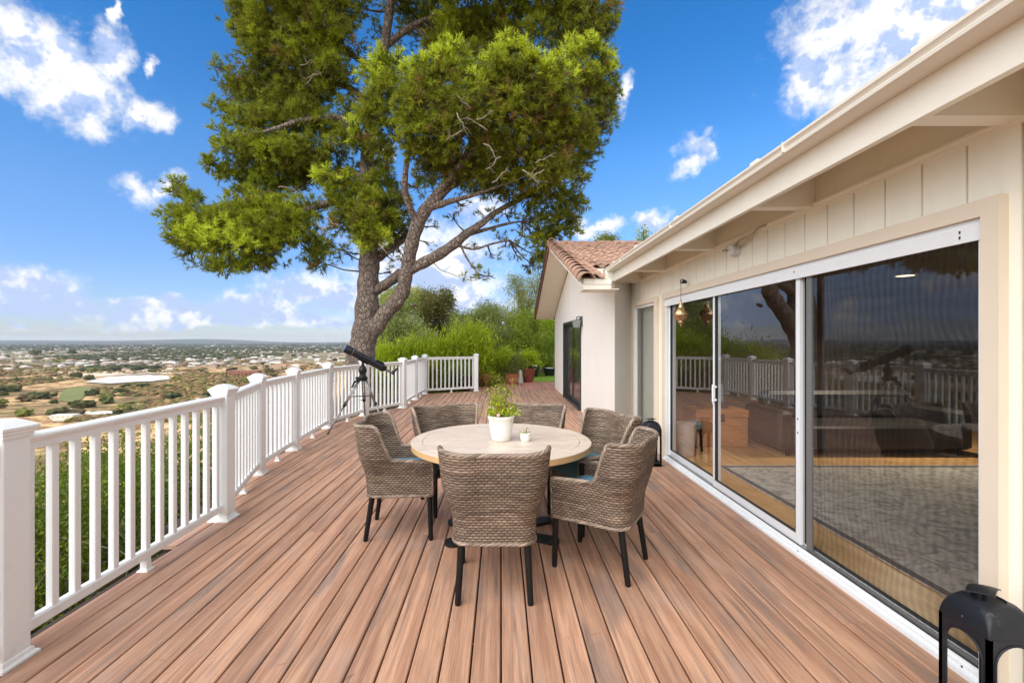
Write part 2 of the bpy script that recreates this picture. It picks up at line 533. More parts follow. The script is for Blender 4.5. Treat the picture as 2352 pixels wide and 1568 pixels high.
# table top
m, t, b = mat('pale_stone_tabletop')
co = t.node('ShaderNodeTexCoord').outputs['Object']
a1 = t.noise(t.vm('MULTIPLY', co, (2.0, 7.0, 1.0)), 1.6, 6.0, 0.65, 1.2)
a2 = t.noise(t.vm('MULTIPLY', co, (9.0, 30.0, 1.0)), 1.6, 4.0, 0.65, 0.5)
c = t.mix(t.smooth(a1, 0.32, 0.68), (0.56, 0.45, 0.36), (0.69, 0.585, 0.49))
c = t.mix(t.math('MULTIPLY', t.smooth(a2, 0.5, 0.8), 0.35), c, (0.50, 0.37, 0.27))
t.put(b.inputs['Base Color'], c)
t.put(b.inputs['Roughness'], t.math('ADD', 0.28, t.math('MULTIPLY', a2, 0.25)))
M['table'] = m
M['table_edge'] = simple('tan_table_edge', (0.55, 0.36, 0.17), 0.5, var=0.08, scale=20)

# clear glass pane: mirror by Fresnel, otherwise clear
def glass_mat(name, tint, ior=1.52, rough=0.0):
    m, t, b = mat(name)
    t.n.remove(b)
    ge = t.node('ShaderNodeNewGeometry')
    cs = t.math('ABSOLUTE', t.vm('DOT_PRODUCT', ge.outputs['Incoming'], ge.outputs['Normal'], out=1))
    f0 = ((ior - 1) / (ior + 1)) ** 2
    fr = t.math('ADD', f0, t.math('MULTIPLY', t.math('POWER', t.math('SUBTRACT', 1.0, cs, clamp=True), 5.0), 1 - f0))
    gl = t.node('ShaderNodeBsdfGlossy'); gl.inputs['Roughness'].default_value = rough
    gl.inputs['Color'].default_value = (0.95, 0.95, 0.97, 1)
    tr = t.node('ShaderNodeBsdfTransparent'); tr.inputs[0].default_value = tint + (1,)
    mx = t.node('ShaderNodeMixShader')
    t.put(mx.inputs[0], t.math('DIVIDE', t.math('MULTIPLY', fr, 2.0), t.math('ADD', fr, 1.0)))
    t.l.new(tr.outputs[0], mx.inputs[1]); t.l.new(gl.outputs[0], mx.inputs[2])
    t.l.new(mx.outputs[0], t.n['Material Output'].inputs[0])
    return m
M['glass'] = glass_mat('window_glass', (0.94, 0.95, 0.94), 1.66)
M['glass_green'] = glass_mat('frosted_glass', (0.55, 0.60, 0.55), 1.5, 0.12)

# insect screen: a fine dark mesh, seen as a half-clear sheet with moire ripples put into its opacity
m, t, b = mat('insect_screen_mesh')
t.n.remove(b)
co = t.node('ShaderNodeTexCoord').outputs['Object']
dfz = t.node('ShaderNodeBsdfDiffuse'); dfz.inputs[0].default_value = (0.012, 0.012, 0.013, 1)
tr = t.node('ShaderNodeBsdfTransparent')
mx = t.node('ShaderNodeMixShader')
wob = t.vm('ADD', co, t.vm('SCALE', t.vm('SUBTRACT', t.noise(co, 1.4, 2.0, 0.5, color=True), (0.5, 0.5, 0.5)), 0.34))
w1 = t.node('ShaderNodeTexWave', bands_direction='Y'); w1.inputs['Scale'].default_value = 7.0; t.put(w1.inputs['Vector'], wob)
w2 = t.node('ShaderNodeTexWave', bands_direction='Z'); w2.inputs['Scale'].default_value = 4.0; t.put(w2.inputs['Vector'], wob)
al = t.math('ADD', 0.12, t.math('ADD', t.math('MULTIPLY', w1.outputs[1], 0.13), t.math('MULTIPLY', w2.outputs[1], 0.06)))
t.put(mx.inputs[0], al)
t.l.new(tr.outputs[0], mx.inputs[1]); t.l.new(dfz.outputs[0], mx.inputs[2])
t.l.new(mx.outputs[0], t.n['Material Output'].inputs[0])
M['screen'] = m


def leaf_mat(name, stops, trans=0.35, rough=0.55, nscale=0.8, back=0.5):
    """foliage: colour by each leaf's own tone and a slow drift through the plant"""
    m, t, b = mat(name)
    at = t.node('ShaderNodeAttribute', attribute_name='tone').outputs['Fac']
    co = t.node('ShaderNodeTexCoord').outputs['Object']
    nz = t.noise(co, nscale, 3.0, 0.6)
    f = t.math('ADD', t.math('MULTIPLY', at, 0.75), t.math('MULTIPLY', t.math('SUBTRACT', nz, 0.5), 0.9))
    c = t.ramp(t.math('ADD', f, 0.12, clamp=True), stops)
    df = t.node('ShaderNodeBsdfDiffuse'); t.put(df.inputs[0], c)
    tl = t.node('ShaderNodeBsdfTranslucent'); t.put(tl.inputs[0], t.mix(0.5, c, (0.35, 0.42, 0.05), 'MIX') if back else c)
    gl = t.node('ShaderNodeBsdfGlossy'); gl.inputs['Roughness'].default_value = 0.45; gl.inputs['Color'].default_value = (0.5, 0.5, 0.45, 1)
    mx = t.node('ShaderNodeMixShader'); mx.inputs[0].default_value = trans
    t.l.new(df.outputs[0], mx.inputs[1]); t.l.new(tl.outputs[0], mx.inputs[2])
    m2 = t.node('ShaderNodeMixShader'); m2.inputs[0].default_value = 0.04
    t.l.new(mx.outputs[0], m2.inputs[1]); t.l.new(gl.outputs[0], m2.inputs[2])
    t.n.remove(b)
    t.l.new(m2.outputs[0], t.n['Material Output'].inputs[0])
    return m


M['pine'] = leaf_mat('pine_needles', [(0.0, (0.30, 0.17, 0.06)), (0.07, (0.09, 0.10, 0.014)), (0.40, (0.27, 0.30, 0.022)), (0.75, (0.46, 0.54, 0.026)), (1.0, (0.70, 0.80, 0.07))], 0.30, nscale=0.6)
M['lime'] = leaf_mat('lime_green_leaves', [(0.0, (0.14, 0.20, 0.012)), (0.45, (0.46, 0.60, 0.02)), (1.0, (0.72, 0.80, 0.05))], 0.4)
M['green'] = leaf_mat('mid_green_leaves', [(0.0, (0.07, 0.10, 0.015)), (0.5, (0.26, 0.35, 0.035)), (1.0, (0.52, 0.60, 0.07))], 0.35)
M['olive'] = leaf_mat('grey_green_leaves', [(0.0, (0.08, 0.09, 0.03)), (0.5, (0.28, 0.33, 0.10)), (1.0, (0.50, 0.55, 0.20))], 0.3)
M['dark'] = leaf_mat('dark_green_leaves', [(0.0, (0.04, 0.042, 0.015)), (0.5, (0.14, 0.135, 0.04)), (1.0, (0.30, 0.22, 0.09))], 0.25)
M['slope'] = leaf_mat('slope_shrub_leaves', [(0.0, (0.03, 0.045, 0.008)), (0.5, (0.12, 0.18, 0.016)), (1.0, (0.36, 0.44, 0.035))], 0.3, nscale=1.6)
M['gold'] = leaf_mat('yellow_green_leaves', [(0.0, (0.10, 0.11, 0.02)), (0.5, (0.33, 0.36, 0.06)), (1.0, (0.60, 0.48, 0.12))], 0.4)
M['peach'] = leaf_mat('peach_coloured_leaves', [(0.0, (0.25, 0.12, 0.04)), (0.5, (0.62, 0.33, 0.12)), (1.0, (0.75, 0.55, 0.25))], 0.35, back=0)
M['blade'] = leaf_mat('yellow_green_blades', [(0.0, (0.12, 0.15, 0.02)), (0.5, (0.34, 0.38, 0.05)), (1.0, (0.55, 0.55, 0.12))], 0.4)

m, t, b = mat('pine_bark')
co = t.node('ShaderNodeTexCoord').outputs['Object']
vo = t.node('ShaderNodeTexVoronoi', feature='DISTANCE_TO_EDGE'); vo.inputs['Scale'].default_value = 11.0
t.put(vo.inputs['Vector'], t.vm('ADD', t.vm('MULTIPLY', co, (1.0, 1.0, 0.5)), t.vm('SCALE', t.noise(co, 9.0, 3.0, 0.6, color=True), 0.14)))
nz = t.noise(co, 22.0, 6.0, 0.7)
c = t.mix(t.smooth(nz, 0.3, 0.72), (0.15, 0.11, 0.085), (0.44, 0.35, 0.29))
c = t.mix(t.smooth(vo.outputs['Distance'], 0.0, 0.10, 0.72, 0.0), c, (0.035, 0.022, 0.017))
t.put(b.inputs['Base Color'], c); b.inputs['Roughness'].default_value = 0.9
bn = t.node('ShaderNodeBump'); bn.inputs['Strength'].default_value = 1.0; bn.inputs['Distance'].default_value = 0.06
t.put(bn.inputs['Height'], t.math('ADD', t.math('MULTIPLY', t.smooth(vo.outputs['Distance'], 0.0, 0.2), 0.6), nz)); t.put(b.inputs['Normal'], bn.outputs[0])
M['bark'] = m
M['twig'] = simple('pale_twig_bark', (0.26, 0.21, 0.16), 0.85, var=0.3, scale=20)
M['twig_dark'] = simple('dark_twig_bark', (0.10, 0.075, 0.055), 0.9, var=0.3, scale=20)

# ------------------------------------------------------------------ terrain
rng = np.random.default_rng(7)
random.seed(11)


def xb(y):
    return -3.4 - max(0.0, y - 12.0) * 0.26


def ground(x, y):
    d = max(0.0, xb(min(y, 60)) - x)
    e = max(0.0, y - 60.0)
    d = math.hypot(d, e)
    if y < -20: d = math.hypot(d, (-20 - y))
    z = -0.42 - 60.0 * (1 - math.exp(-d / 105.0))
    if x < 0.5 and y < 13.0 and x > -3.4: z -= 0.25
    r = math.hypot(x, y)
    k = min(1.0, d / 160.0)
    z += k * (2.2 * math.sin(x * 0.011 + 1.3) * math.cos(y * 0.013 + x * 0.004) + 1.6 * math.sin(x * 0.027 + y * 0.019)) * (1.0 if r < 3000 else 3000 / r)
    if r > 12000:
        a = math.atan2(x, y)
        s = min(1.0, (r - 12000) / 9000.0)
        z += s * s * (75 + 60 * math.sin(a * 9 + 1.0) + 35 * math.sin(a * 23 + 2.0)) * max(0.0, min(1.0, (-a - 0.1) * 3))
    return z


nr, na = 150, 220
rad = [0.0] + [2.0 * (27000 / 2.0) ** (i / (nr - 1)) for i in range(nr)]
vs = []; fs = []
for i, r in enumerate(rad[1:]):
    for k in range(na):
        a = 2 * PI * k / na
        x, y = r * math.sin(a), r * math.cos(a) + 2
        vs.append((x, y, ground(x, y)))
c0 = len(vs); vs.append((0, 2, ground(0, 2)))
for i in range(nr - 1):
    for k in range(na):
        j = (k + 1) % na
        fs.append((i * na + k, i * na + j, (i + 1) * na + j, (i + 1) * na + k))
for k in range(na): fs.append((c0, (k + 1) % na, k))
m, t, b = mat('dry_hills_and_valley')
co = t.node('ShaderNodeTexCoord').outputs['Object']
n1 = t.noise(co, 0.012, 6.0, 0.62)
n2 = t.noise(co, 0.05, 6.0, 0.7)
n3 = t.noise(co, 0.004, 5.0, 0.6)
dist = t.vm('LENGTH', co, out=1)
dry = t.mix(t.smooth(n2, 0.42, 0.56), (0.74, 0.50, 0.25), (0.26, 0.155, 0.08))
dry = t.mix(t.math('MULTIPLY', t.smooth(n1, 0.46, 0.60), 0.8), dry, (0.12, 0.10, 0.045))
town = t.mix(t.smooth(n2, 0.42, 0.58), (0.065, 0.085, 0.035), (0.46, 0.35, 0.22))
town = t.mix(t.smooth(n1, 0.50, 0.64), town, (0.045, 0.060, 0.032))
c = t.mix(t.smooth(t.math('ADD', dist, t.math('MULTIPLY', t.math('SUBTRACT', n3, 0.5), 900.0)), 1050.0, 1700.0), dry, town)
c = t.mix(t.smooth(dist, 2500.0, 6000.0), c, (0.050, 0.065, 0.045))
c = t.mix(t.smooth(dist, 40.0, 20.0), c, (0.10, 0.075, 0.045))
t.put(b.inputs['Base Color'], c); b.inputs['Roughness'].default_value = 1.0
b.inputs['Specular IOR Level'].default_value = 0.1
mb = MB(); mb.v = vs; mb.f = fs
tag(obj('terrain', mb, m, smooth=True), kind='structure')


def draped(name, pts, z_up, m, n=26):
    """a sheet laid on the ground inside the outline pts (given as picture pixels on the valley floor)"""
    def P(p):
        Z = 61.5 * F / (p[1] - PY)
        for _ in range(6):
            x = (p[0] - PX) / F * Z
            Z = (H - ground(x, Z)) * F / (p[1] - PY)
        return ((p[0] - PX) / F * Z, Z)
    q = [P(p) for p in pts]
    cx = sum(p[0] for p in q) / len(q); cy = sum(p[1] for p in q) / len(q)
    mb = MB(); v = []; f = []
    K = 8
    for r in range(K + 1):
        for p in q:
            s = r / K
            x, y = cx + (p[0] - cx) * s, cy + (p[1] - cy) * s
            v.append((x, y, ground(x, y) + z_up))
    L = len(q)
    for r in range(K):
        for k in range(L):
            j = (k + 1) % L
            f.append((r * L + k, r * L + j, (r + 1) * L + j, (r + 1) * L + k))
    mb.add(v, f)
    return tag(obj(name, mb, m, smooth=True), kind='structure')


def wavy(pts, n=3, amp=1.0, seed=1):
    rr = random.Random(seed); out = []
    for i in range(len(pts)):
        a, b_ = pts[i], pts[(i + 1) % len(pts)]
        for k in range(n):
            s = k / n
            out.append((a[0] + (b_[0] - a[0]) * s + rr.uniform(-1, 1) * amp * 3, a[1] + (b_[1] - a[1]) * s + rr.uniform(-1, 1) * amp))
    return out


field_m = simple('mown_sports_field', (0.17, 0.185, 0.055), 1.0, var=0.15, scale=0.05)
sand_m = simple('bare_graded_earth', (0.66, 0.52, 0.38), 1.0, var=0.12, scale=0.03)
white_m = simple('white_reservoir_liner', (0.60, 0.575, 0.535), 0.9, var=0.22, scale=0.05)
tan_m = simple('dry_tan_slope', (0.55, 0.36, 0.20), 1.0, var=0.25, scale=0.03)
draped('sports_field', wavy([(134, 921), (142, 900), (160, 890), (212, 889), (205, 900), (180, 925), (150, 923)], 2, 0.4, 2), 0.8, field_m)
draped('bare_earth_lot', wavy([(120, 868), (135, 853), (250, 848), (262, 850), (400, 845), (410, 858), (300, 860), (200, 868), (140, 872)], 3, 0.5, 3), 0.7, sand_m)
draped('white_reservoir_liner', wavy([(196, 879), (222, 872), (250, 866), (290, 863), (340, 862), (385, 864), (390, 871), (350, 877), (300, 879), (250, 883)], 3, 0.7, 4), 1.2, white_m)
draped('bare_earth_lot', wavy([(100, 950), (150, 938), (250, 950), (240, 968), (120, 968)], 3, 0.8, 10), 0.6, sand_m)

# lawn at the far right of the deck
lawn_m = simple('lawn_green', (0.10, 0.20, 0.022), 0.9, var=0.35, scale=4.0)
mb = MB(); mb.box(0.9, 9.0, 17.0, 26.0, -0.5, -0.06)
tag(obj('lawn', mb, lawn_m), kind='structure')
n = 9000
c = np.stack([rng.uniform(0.95, 5.5, n), rng.uniform(17.02, 25.5, n), np.full(n, -0.06)], 1)
a = rng.uniform(0, 2 * PI, n); h = rng.uniform(0.03, 0.07, n)
dx_ = np.stack([np.cos(a), np.sin(a), np.zeros(n)], 1) * 0.006
tip = np.stack([rng.normal(0, .02, n), rng.normal(0, .02, n), h], 1)
me = np_mesh('grass', np.stack([c - dx_, c + dx_, c + tip], 1), 3, rng.random(n), M['lime'])
tag(obj('grass', me, None), kind='stuff', label='short green grass on the lawn beyond the deck')
o = bpy.data.objects['grass']; o['category'] = 'grass'

# ------------------------------------------------------------------ deck
RAIL = [(-3.0, -2.37), (0.40, -2.37), (2.17, -2.37), (3.93, -2.395), (5.26, -2.81), (6.43, -2.93), (8.07, -3.07), (9.4, -2.82), (10.5, -2.27), (12.0, -2.27), (13.3, -2.23)]


def xl(y):
    for (y0, x0), (y1, x1) in zip(RAIL, RAIL[1:]):
        if y0 <= y <= y1: return x0 + (x1 - x0) * (y - y0) / (y1 - y0)
    return -9


deck = empty('deck', (0, 0, 0), kind='structure')
PITCH = 0.143; GAP = 0.0088


def span(x):
    """y range of the deck at this x"""
    if x > 1.80: ylo, yhi = -2.0, 7.55
    elif x > -0.80: ylo, yhi = -2.0, 14.42
    else: ylo, yhi = -2.0, 13.3 + (x + 2.23) / 1.46 * 0.77 + 0.02
    ys = np.arange(-2.0, 13.3, 0.01)
    ok = [y for y in ys if xl(y) - 0.115 < x]
    if not ok: return None
    a = min(ok)
    b2 = max(ok)
    if b2 < 13.2: yhi = b2
    if a > ylo + 0.02: ylo = a
    return (ylo, yhi)


def plank(x0, x1, ya0, ya1, yb0, yb1, m, z=0.0, th=0.025):
    """board with chamfered top edges; ends may be cut at a slant (ya at x0 and x1, yb likewise)"""
    c = 0.005
    xs = [x0, x0, x0 + c, x1 - c, x1, x1]; zs = [z - th, z - c, z, z, z - c, z - th]
    w = x1 - x0
    def L(a0, a1, x): return a0 + (a1 - a0) * (x - x0) / w
    v = [(x, L(ya0, ya1, x), zz) for x, zz in zip(xs, zs)] + [(x, L(yb0, yb1, x), zz) for x, zz in zip(xs, zs)]
    f = [tuple(range(6)), tuple(range(11, 5, -1))] + [(i, i + 6, (i + 1) % 6 + 6, (i + 1) % 6) for i in range(6)]
    mb = MB(); mb.add(v, f)
    return obj('plank', mb, m, deck)


rr = random.Random(5)
k0 = int(math.floor(-3.2 / PITCH))
for k in range(k0, 15):
    x0 = k * PITCH + GAP / 2; x1 = (k + 1) * PITCH - GAP / 2
    if x1 > 2.14: x1 = 2.14
    if x1 - x0 < 0.02: continue
    s0, s1 = span(x0), span(x1)
    sm = span((x0 + x1) / 2)
    if sm is None: continue
    s0 = s0 or sm; s1 = s1 or sm
    if abs(s0[0] - s1[0]) > 1.2: s0 = (sm[0], s0[1]); s1 = (sm[0], s1[1])
    if abs(s0[1] - s1[1]) > 1.2: s0 = (s0[0], sm[1]); s1 = (s1[0], sm[1])
    cuts = []
    y = -2.0 + rr.uniform(0.6, 4.6)
    while y < 14:
        if sm[0] + 0.5 < y < sm[1] - 0.5: cuts.append(y)
        y += rr.choice([4.88, 4.88, 6.10])
    lo = (s0[0], s1[0])
    for cy in cuts + [None]:
        hi = (s0[1], s1[1]) if cy is None else (cy, cy)
        plank(x0, x1, lo[0], lo[1], hi[0] - 0.0012, hi[1] - 0.0012, M['deck'], z=rr.uniform(-0.0012, 0.0008))
        if cy is not None: lo = (cy + 0.0012, cy + 0.0012)
# the older, redder decking at the far end
x = -0.98
while x < 3.6:
    yend = 16.45 if x < 0.55 else 17.2
    plank(x, x + 0.112, 14.44, 14.44, yend, yend, M['deck_red'], z=0.004 if x > -9 else 0)
    x += 0.119
mb = MB()
mb.box(-2.55, 2.12, -2.0, 3.9, -0.30, -0.06); mb.box(-2.9, 1.7, 3.9, 9.8, -0.30, -0.06); mb.box(-2.25, 1.7, 9.8, 13.3, -0.30, -0.06); mb.box(-0.85, 3.55, 13.3, 16.4, -0.30, -0.06)
obj('dark_under_slab', mb, M['dark_under'], deck)  # solid dark slab; the shade below the board gaps is in its colour

# ------------------------------------------------------------------ white railing
rail = empty('deck_railing', (-2.4, 4, 0), label='long white vinyl railing with square capped posts bending round the deck edge', cat='railing')
def rl(name, mb, m=None, parent=None, **k):
    o = obj(name, mb, m or M['vinyl'], None, **k)
    o.parent = parent or rail
    o.matrix_parent_inverse = Matrix.Translation((2.4, -4, 0)) if (parent is None) else Matrix.Identity(4)
    return o
posts = [(-2.37, 0.40, .0), (-2.37, 2.17, 0), (-2.395, 3.93, 0), (-2.81, 5.26, 0), (-2.93, 6.43, 0), (-3.07, 8.07, 0), (-2.82, 9.40, 0), (-2.27, 10.50, 0), (-2.27, 12.0, 0), (-2.23, 13.3, 0), (-0.77, 14.07, 0)]
pw = 0.0635
mb = MB(); mb.cbox(-pw, pw, -pw, pw, 0, 1.085, 0.004); post_me = mb.mesh('post'); fixn(post_me); post_me.materials.append(M['vinyl'])
mb = MB()
def sqring(mb, prof):
    v = []; f = []
    for w, z in prof: v += [(-w, -w, z), (w, -w, z), (w, w, z), (-w, w, z)]
    for i in range(len(prof) - 1):
        for k in range(4):
            j = (k + 1) % 4
            f.append((i * 4 + k, i * 4 + j, i * 4 + 4 + j, i * 4 + 4 + k))
    f.append((3, 2, 1, 0)); e = (len(prof) - 1) * 4; f.append((e, e + 1, e + 2, e + 3))
    mb.add(v, f)
sqring(mb, [(0.066, 1.070), (0.070, 1.072), (0.072, 1.088), (0.078, 1.094), (0.078, 1.104), (0.086, 1.112), (0.086, 1.124), (0.080, 1.128), (0.045, 1.152), (0.028, 1.160), (0.004, 1.163)])
cap_me = mb.mesh('cap'); fixn(cap_me); cap_me.materials.append(M['vinyl'])
mb = MB(); sqring(mb, [(0.088, 0.0), (0.088, 0.012), (0.080, 0.018), (0.074, 0.020), (0.070, 0.036), (0.0655, 0.040)])
base_me = mb.mesh('base'); fixn(base_me); base_me.materials.append(M['vinyl'])
mb = MB(); mb.cbox(-0.019, 0.019, -0.019, 0.019, 0.13, 1.01, 0.003)
bal_me = mb.mesh('baluster'); fixn(bal_me); bal_me.materials.append(M['vinyl'])
mb = MB(); sqring(mb, [(0.036, 0.0), (0.034, 0.008), (0.022, 0.016), (0.020, 0.092)])
foot_me = mb.mesh('foot_block'); fixn(foot_me); foot_me.materials.append(M['vinyl'])
inv = Matrix.Translation((2.4, -4, 0))
def child(name, me, parent, x, y, rz, pinv=None):
    o = bpy.data.objects.new(name, me); COL.objects.link(o)
    o.parent = parent
    if pinv is not None: o.matrix_parent_inverse = pinv
    o.location = (x, y, 0); o.rotation_euler = (0, 0, rz)
    return o
for i, (x, y, _) in enumerate(posts):
    x0, y0, _ = posts[max(i - 1, 0)]; x1, y1, _ = posts[min(i + 1, len(posts) - 1)]
    rz = math.atan2(y1 - y0, x1 - x0) - PI / 2 if i not in (9, 10) else 0.0
    if i < 4: rz = 0 if i < 3 else rz * 0.6
    p = child('post', post_me, rail, x, y, rz, inv)
    child('post_cap', cap_me, p, 0, 0, 0); child('post_base', base_me, p, 0, 0, 0)
TOP = [(-0.024, -0.070), (0.024, -0.070), (0.024, -0.036), (0.034, -0.030), (0.034, -0.024), (0.044, -0.016), (0.044, -0.004), (0.036, 0.004), (0.024, 0.008), (-0.024, 0.008), (-0.036, 0.004), (-0.044, -0.004), (-0.044, -0.016), (-0.034, -0.024), (-0.034, -0.030), (-0.024, -0.036)]
BOT = [(-0.025, -0.03), (0.025, -0.03), (0.025, 0.018), (0.016, 0.028), (-0.016, 0.028), (-0.025, 0.018)]
allp = [(-2.37, -1.4, 0)] + posts
for (x0, y0, _), (x1, y1, _) in zip(allp, allp[1:]):
    a = Vector((x0, y0, 0)); b_ = Vector((x1, y1, 0)); d = (b_ - a); L = d.length; d.normalize()
    p, q = a + d * 0.05, b_ - d * 0.05
    rz = math.atan2(d.y, d.x)
    mb = MB(); mb.bar(p + Vector((0, 0, 1.062)), q + Vector((0, 0, 1.062)), 0, 0, profile=TOP); rl('top_rail', mb)
    mb = MB(); mb.bar(p + Vector((0, 0, 0.118)), q + Vector((0, 0, 0.118)), 0, 0, profile=BOT); rl('bottom_rail', mb)
    nb = max(4, int(round((L - 0.13) / 0.127)) - 0)
    inner = L - 0.127
    for k in range(nb):
        s = 0.0635 + inner * (k + 0.35) / (nb - 0.3)
        c = a + d * s
        child('baluster', bal_me, rail, c.x, c.y, rz, inv)
    mid = a + d * L / 2
    child('foot_block', foot_me, rail, mid.x, mid.y, rz, inv)

# ------------------------------------------------------------------ house
house = empty('house', (3.0, 4.0, 0.0), label='cream single storey house with long gutter, grooved siding and clay tiled wing', cat='house')
def hp(name, mb, m, parent=None, **k):
    """part of the house, in world coordinates"""
    o = obj(name, mb, m, None, **k)
    if parent is None:
        o.parent = house; o.matrix_parent_inverse = Matrix.Translation((-3.0, -4.0, 0))
    else: o.parent = parent
    return o
XF = 2.170
Y0D, Y1D = 2.019, 5.94       # door opening
Y0N, Y1N = 6.34, 7.30        # narrow window
ZH = 2.085
# siding boards between grooves
SP = 0.2265
y = 1.893 - SP * 26
k = 0
while y < 7.60:
    a, b_ = y + 0.006, min(y + SP - 0.006, 7.60)
    y += SP
    if b_ - a < 0.02: continue
    def add(a, b_, z0, z1):
        if b_ - a < 0.015: return
        mb = MB(); mb.box(XF, XF + 0.018, a, b_, z0, z1); hp('siding_board', mb, M['siding'])
    if b_ < 1.95 or a > 7.37: add(a, b_, -0.05, 2.452)
    else:
        add(a, b_, 2.150, 2.452)
        for (p0, p1) in ((-9, 1.952), (6.105, 6.255), (7.365, 7.6)):
            aa, bb = max(a, p0), min(b_, p1)
            if bb > aa: add(aa, bb, -0.05, 2.150)
mb = MB()
mb.box(XF + 0.008, XF + 0.12, -4.0, 1.99, -0.4, 2.80)
mb.box(XF + 0.008, XF + 0.12, 1.99, 7.38, 2.11, 2.80)
mb.box(XF + 0.008, XF + 0.12, 5.97, 6.30, -0.4, 2.11)
mb.box(XF + 0.008, XF + 0.12, 7.34, 7.63, -0.4, 2.80)
hp('front_wall', mb, M['groove'])
# frieze moulding
mb = MB(); mb.prism([(XF - 0.022, 2.470), (XF - 0.022, 2.484), (XF + 0.004, 2.490), (XF + 0.004, 2.440), (XF - 0.010, 2.446), (XF - 0.012, 2.458)], 'y', -4.0, 7.60)
hp('frieze_moulding', mb, M['fascia'])
mb = MB(); mb.box(XF - 0.002, XF + 0.006, -4.0, 7.60, 2.492, 2.79)
hp('frieze_board', mb, M['soffit'])  # cream wall above the moulding; its tan eave shade is put into the colour
# door surround
def surround(name, a, b_, z, w=0.075, x0=2.125, x1=2.200):
    mb = MB(); mb.box(x0, x1, a - w, a, -0.02, z + w); hp(name, mb, M['trim'])
    mb = MB(); mb.box(x0, x1, b_, b_ + w, -0.02, z + w); hp(name, mb, M['trim'])
    mb = MB(); mb.box(x0 + 0.002, x1, a, b_, z, z + w); hp(name, mb, M['trim'])
surround('door_trim', Y0D, Y1D, ZH)
surround('window_trim', Y0N, Y1N, ZH, 0.065)
# ---- sliding door
sd = empty('sliding_door'); sd.parent = house; sd.matrix_parent_inverse = Matrix.Translation((-3, -4, 0))
def sp(name, mb, m=None, **k): return hp(name, mb, m or M['alu'], sd, **k)
mb = MB()
mb.box(2.150, 2.235, Y0D, Y1D, ZH - 0.035, ZH - 0.0015)       # head
mb.box(2.140, 2.150, Y0D, Y1D, ZH - 0.100, ZH - 0.030)
mb.box(2.148, 2.235, Y1D - 0.030, Y1D - 0.001, 0.0, ZH - 0.036)
mb.box(2.150, 2.235, Y0D + 0.001, Y0D + 0.030, 0.0, ZH - 0.036)
sp('frame', mb)
mb = MB(); mb.prism([(2.105, -0.002), (2.105, 0.016), (2.128, 0.020), (2.130, 0.034), (2.150, 0.036), (2.152, 0.054), (2.235, 0.056), (2.235, -0.002)], 'y', Y0D - 0.02, Y1D + 0.02)
sp('sill_track', mb)
mb = MB(); mb.box(2.1520, 2.1545, Y0D + .03, Y1D - .03, 0.0545, 0.064); mb.box(2.176, 2.179, Y0D + .03, Y1D - .03, 0.056, 0.062)
sp('track_rail', mb, M['seal'])
M1, M2 = 3.30, 4.61
def sash(a, b_, xp, wl=0.045, wr=0.045, wt=0.05, wb=0.07, mtl='alu', glass='glass', name='door_leaf', z0=0.060, z1=ZH - 0.038, th=0.026):
    mb = MB()
    mb.box(xp, xp + th, a, a + wl, z0, z1); mb.box(xp, xp + th, b_ - wr, b_, z0, z1)
    mb.box(xp + 0.001, xp + th - 0.001, a + wl, b_ - wr, z0, z0 + wb); mb.box(xp + 0.001, xp + th - 0.001, a + wl, b_ - wr, z1 - wt, z1)
    sp(name, mb, M[mtl])
    if glass:
        mb = MB(); s = 0.006
        mb.box(xp - 0.0015, xp + th + 0.0015, a + wl, a + wl + s, z0 + wb, z1 - wt); mb.box(xp - 0.0015, xp + th + 0.0015, b_ - wr - s, b_ - wr, z0 + wb, z1 - wt)
        mb.box(xp - 0.001, xp + th + 0.001, a + wl + s, b_ - wr - s, z0 + wb, z0 + wb + s); mb.box(xp - 0.001, xp + th + 0.001, a + wl + s, b_ - wr - s, z1 - wt - s, z1 - wt)
        sp('glazing_seal', mb, M['seal'])
        mb = MB(); x = xp + th * 0.5
        mb.add([(x, a + wl, z0 + wb), (x, b_ - wr, z0 + wb), (x, b_ - wr, z1 - wt), (x, a + wl, z1 - wt)], [(0, 1, 2, 3)])
        sp('glass_pane', mb, M[glass])
sash(M2 - 0.02, Y1D - 0.03, 2.190, 0.03, 0.022)
sash(M1 - 0.01, M2 + 0.03, 2.160, 0.045, 0.045)
sash(Y0D + 0.03, M1 + 0.03, 2.196, 0.012, 0.04, wb=0.012, wt=0.012)
# screen leaf in front of the nearest pane
sash(Y0D + 0.018, M1 - 0.075, 2.163, 0.012, 0.052, wt=0.012, wb=0.014, mtl='grey_frame', glass=None, name='screen_frame', th=0.016)
mb = MB(); mb.add([(2.171, Y0D + 0.030, 0.074), (2.171, M1 - 0.127, 0.074), (2.171, M1 - 0.127, ZH - 0.05), (2.171, Y0D + 0.03, ZH - 0.05)], [(0, 1, 2, 3)])
sp('insect_screen', mb, M['screen'])
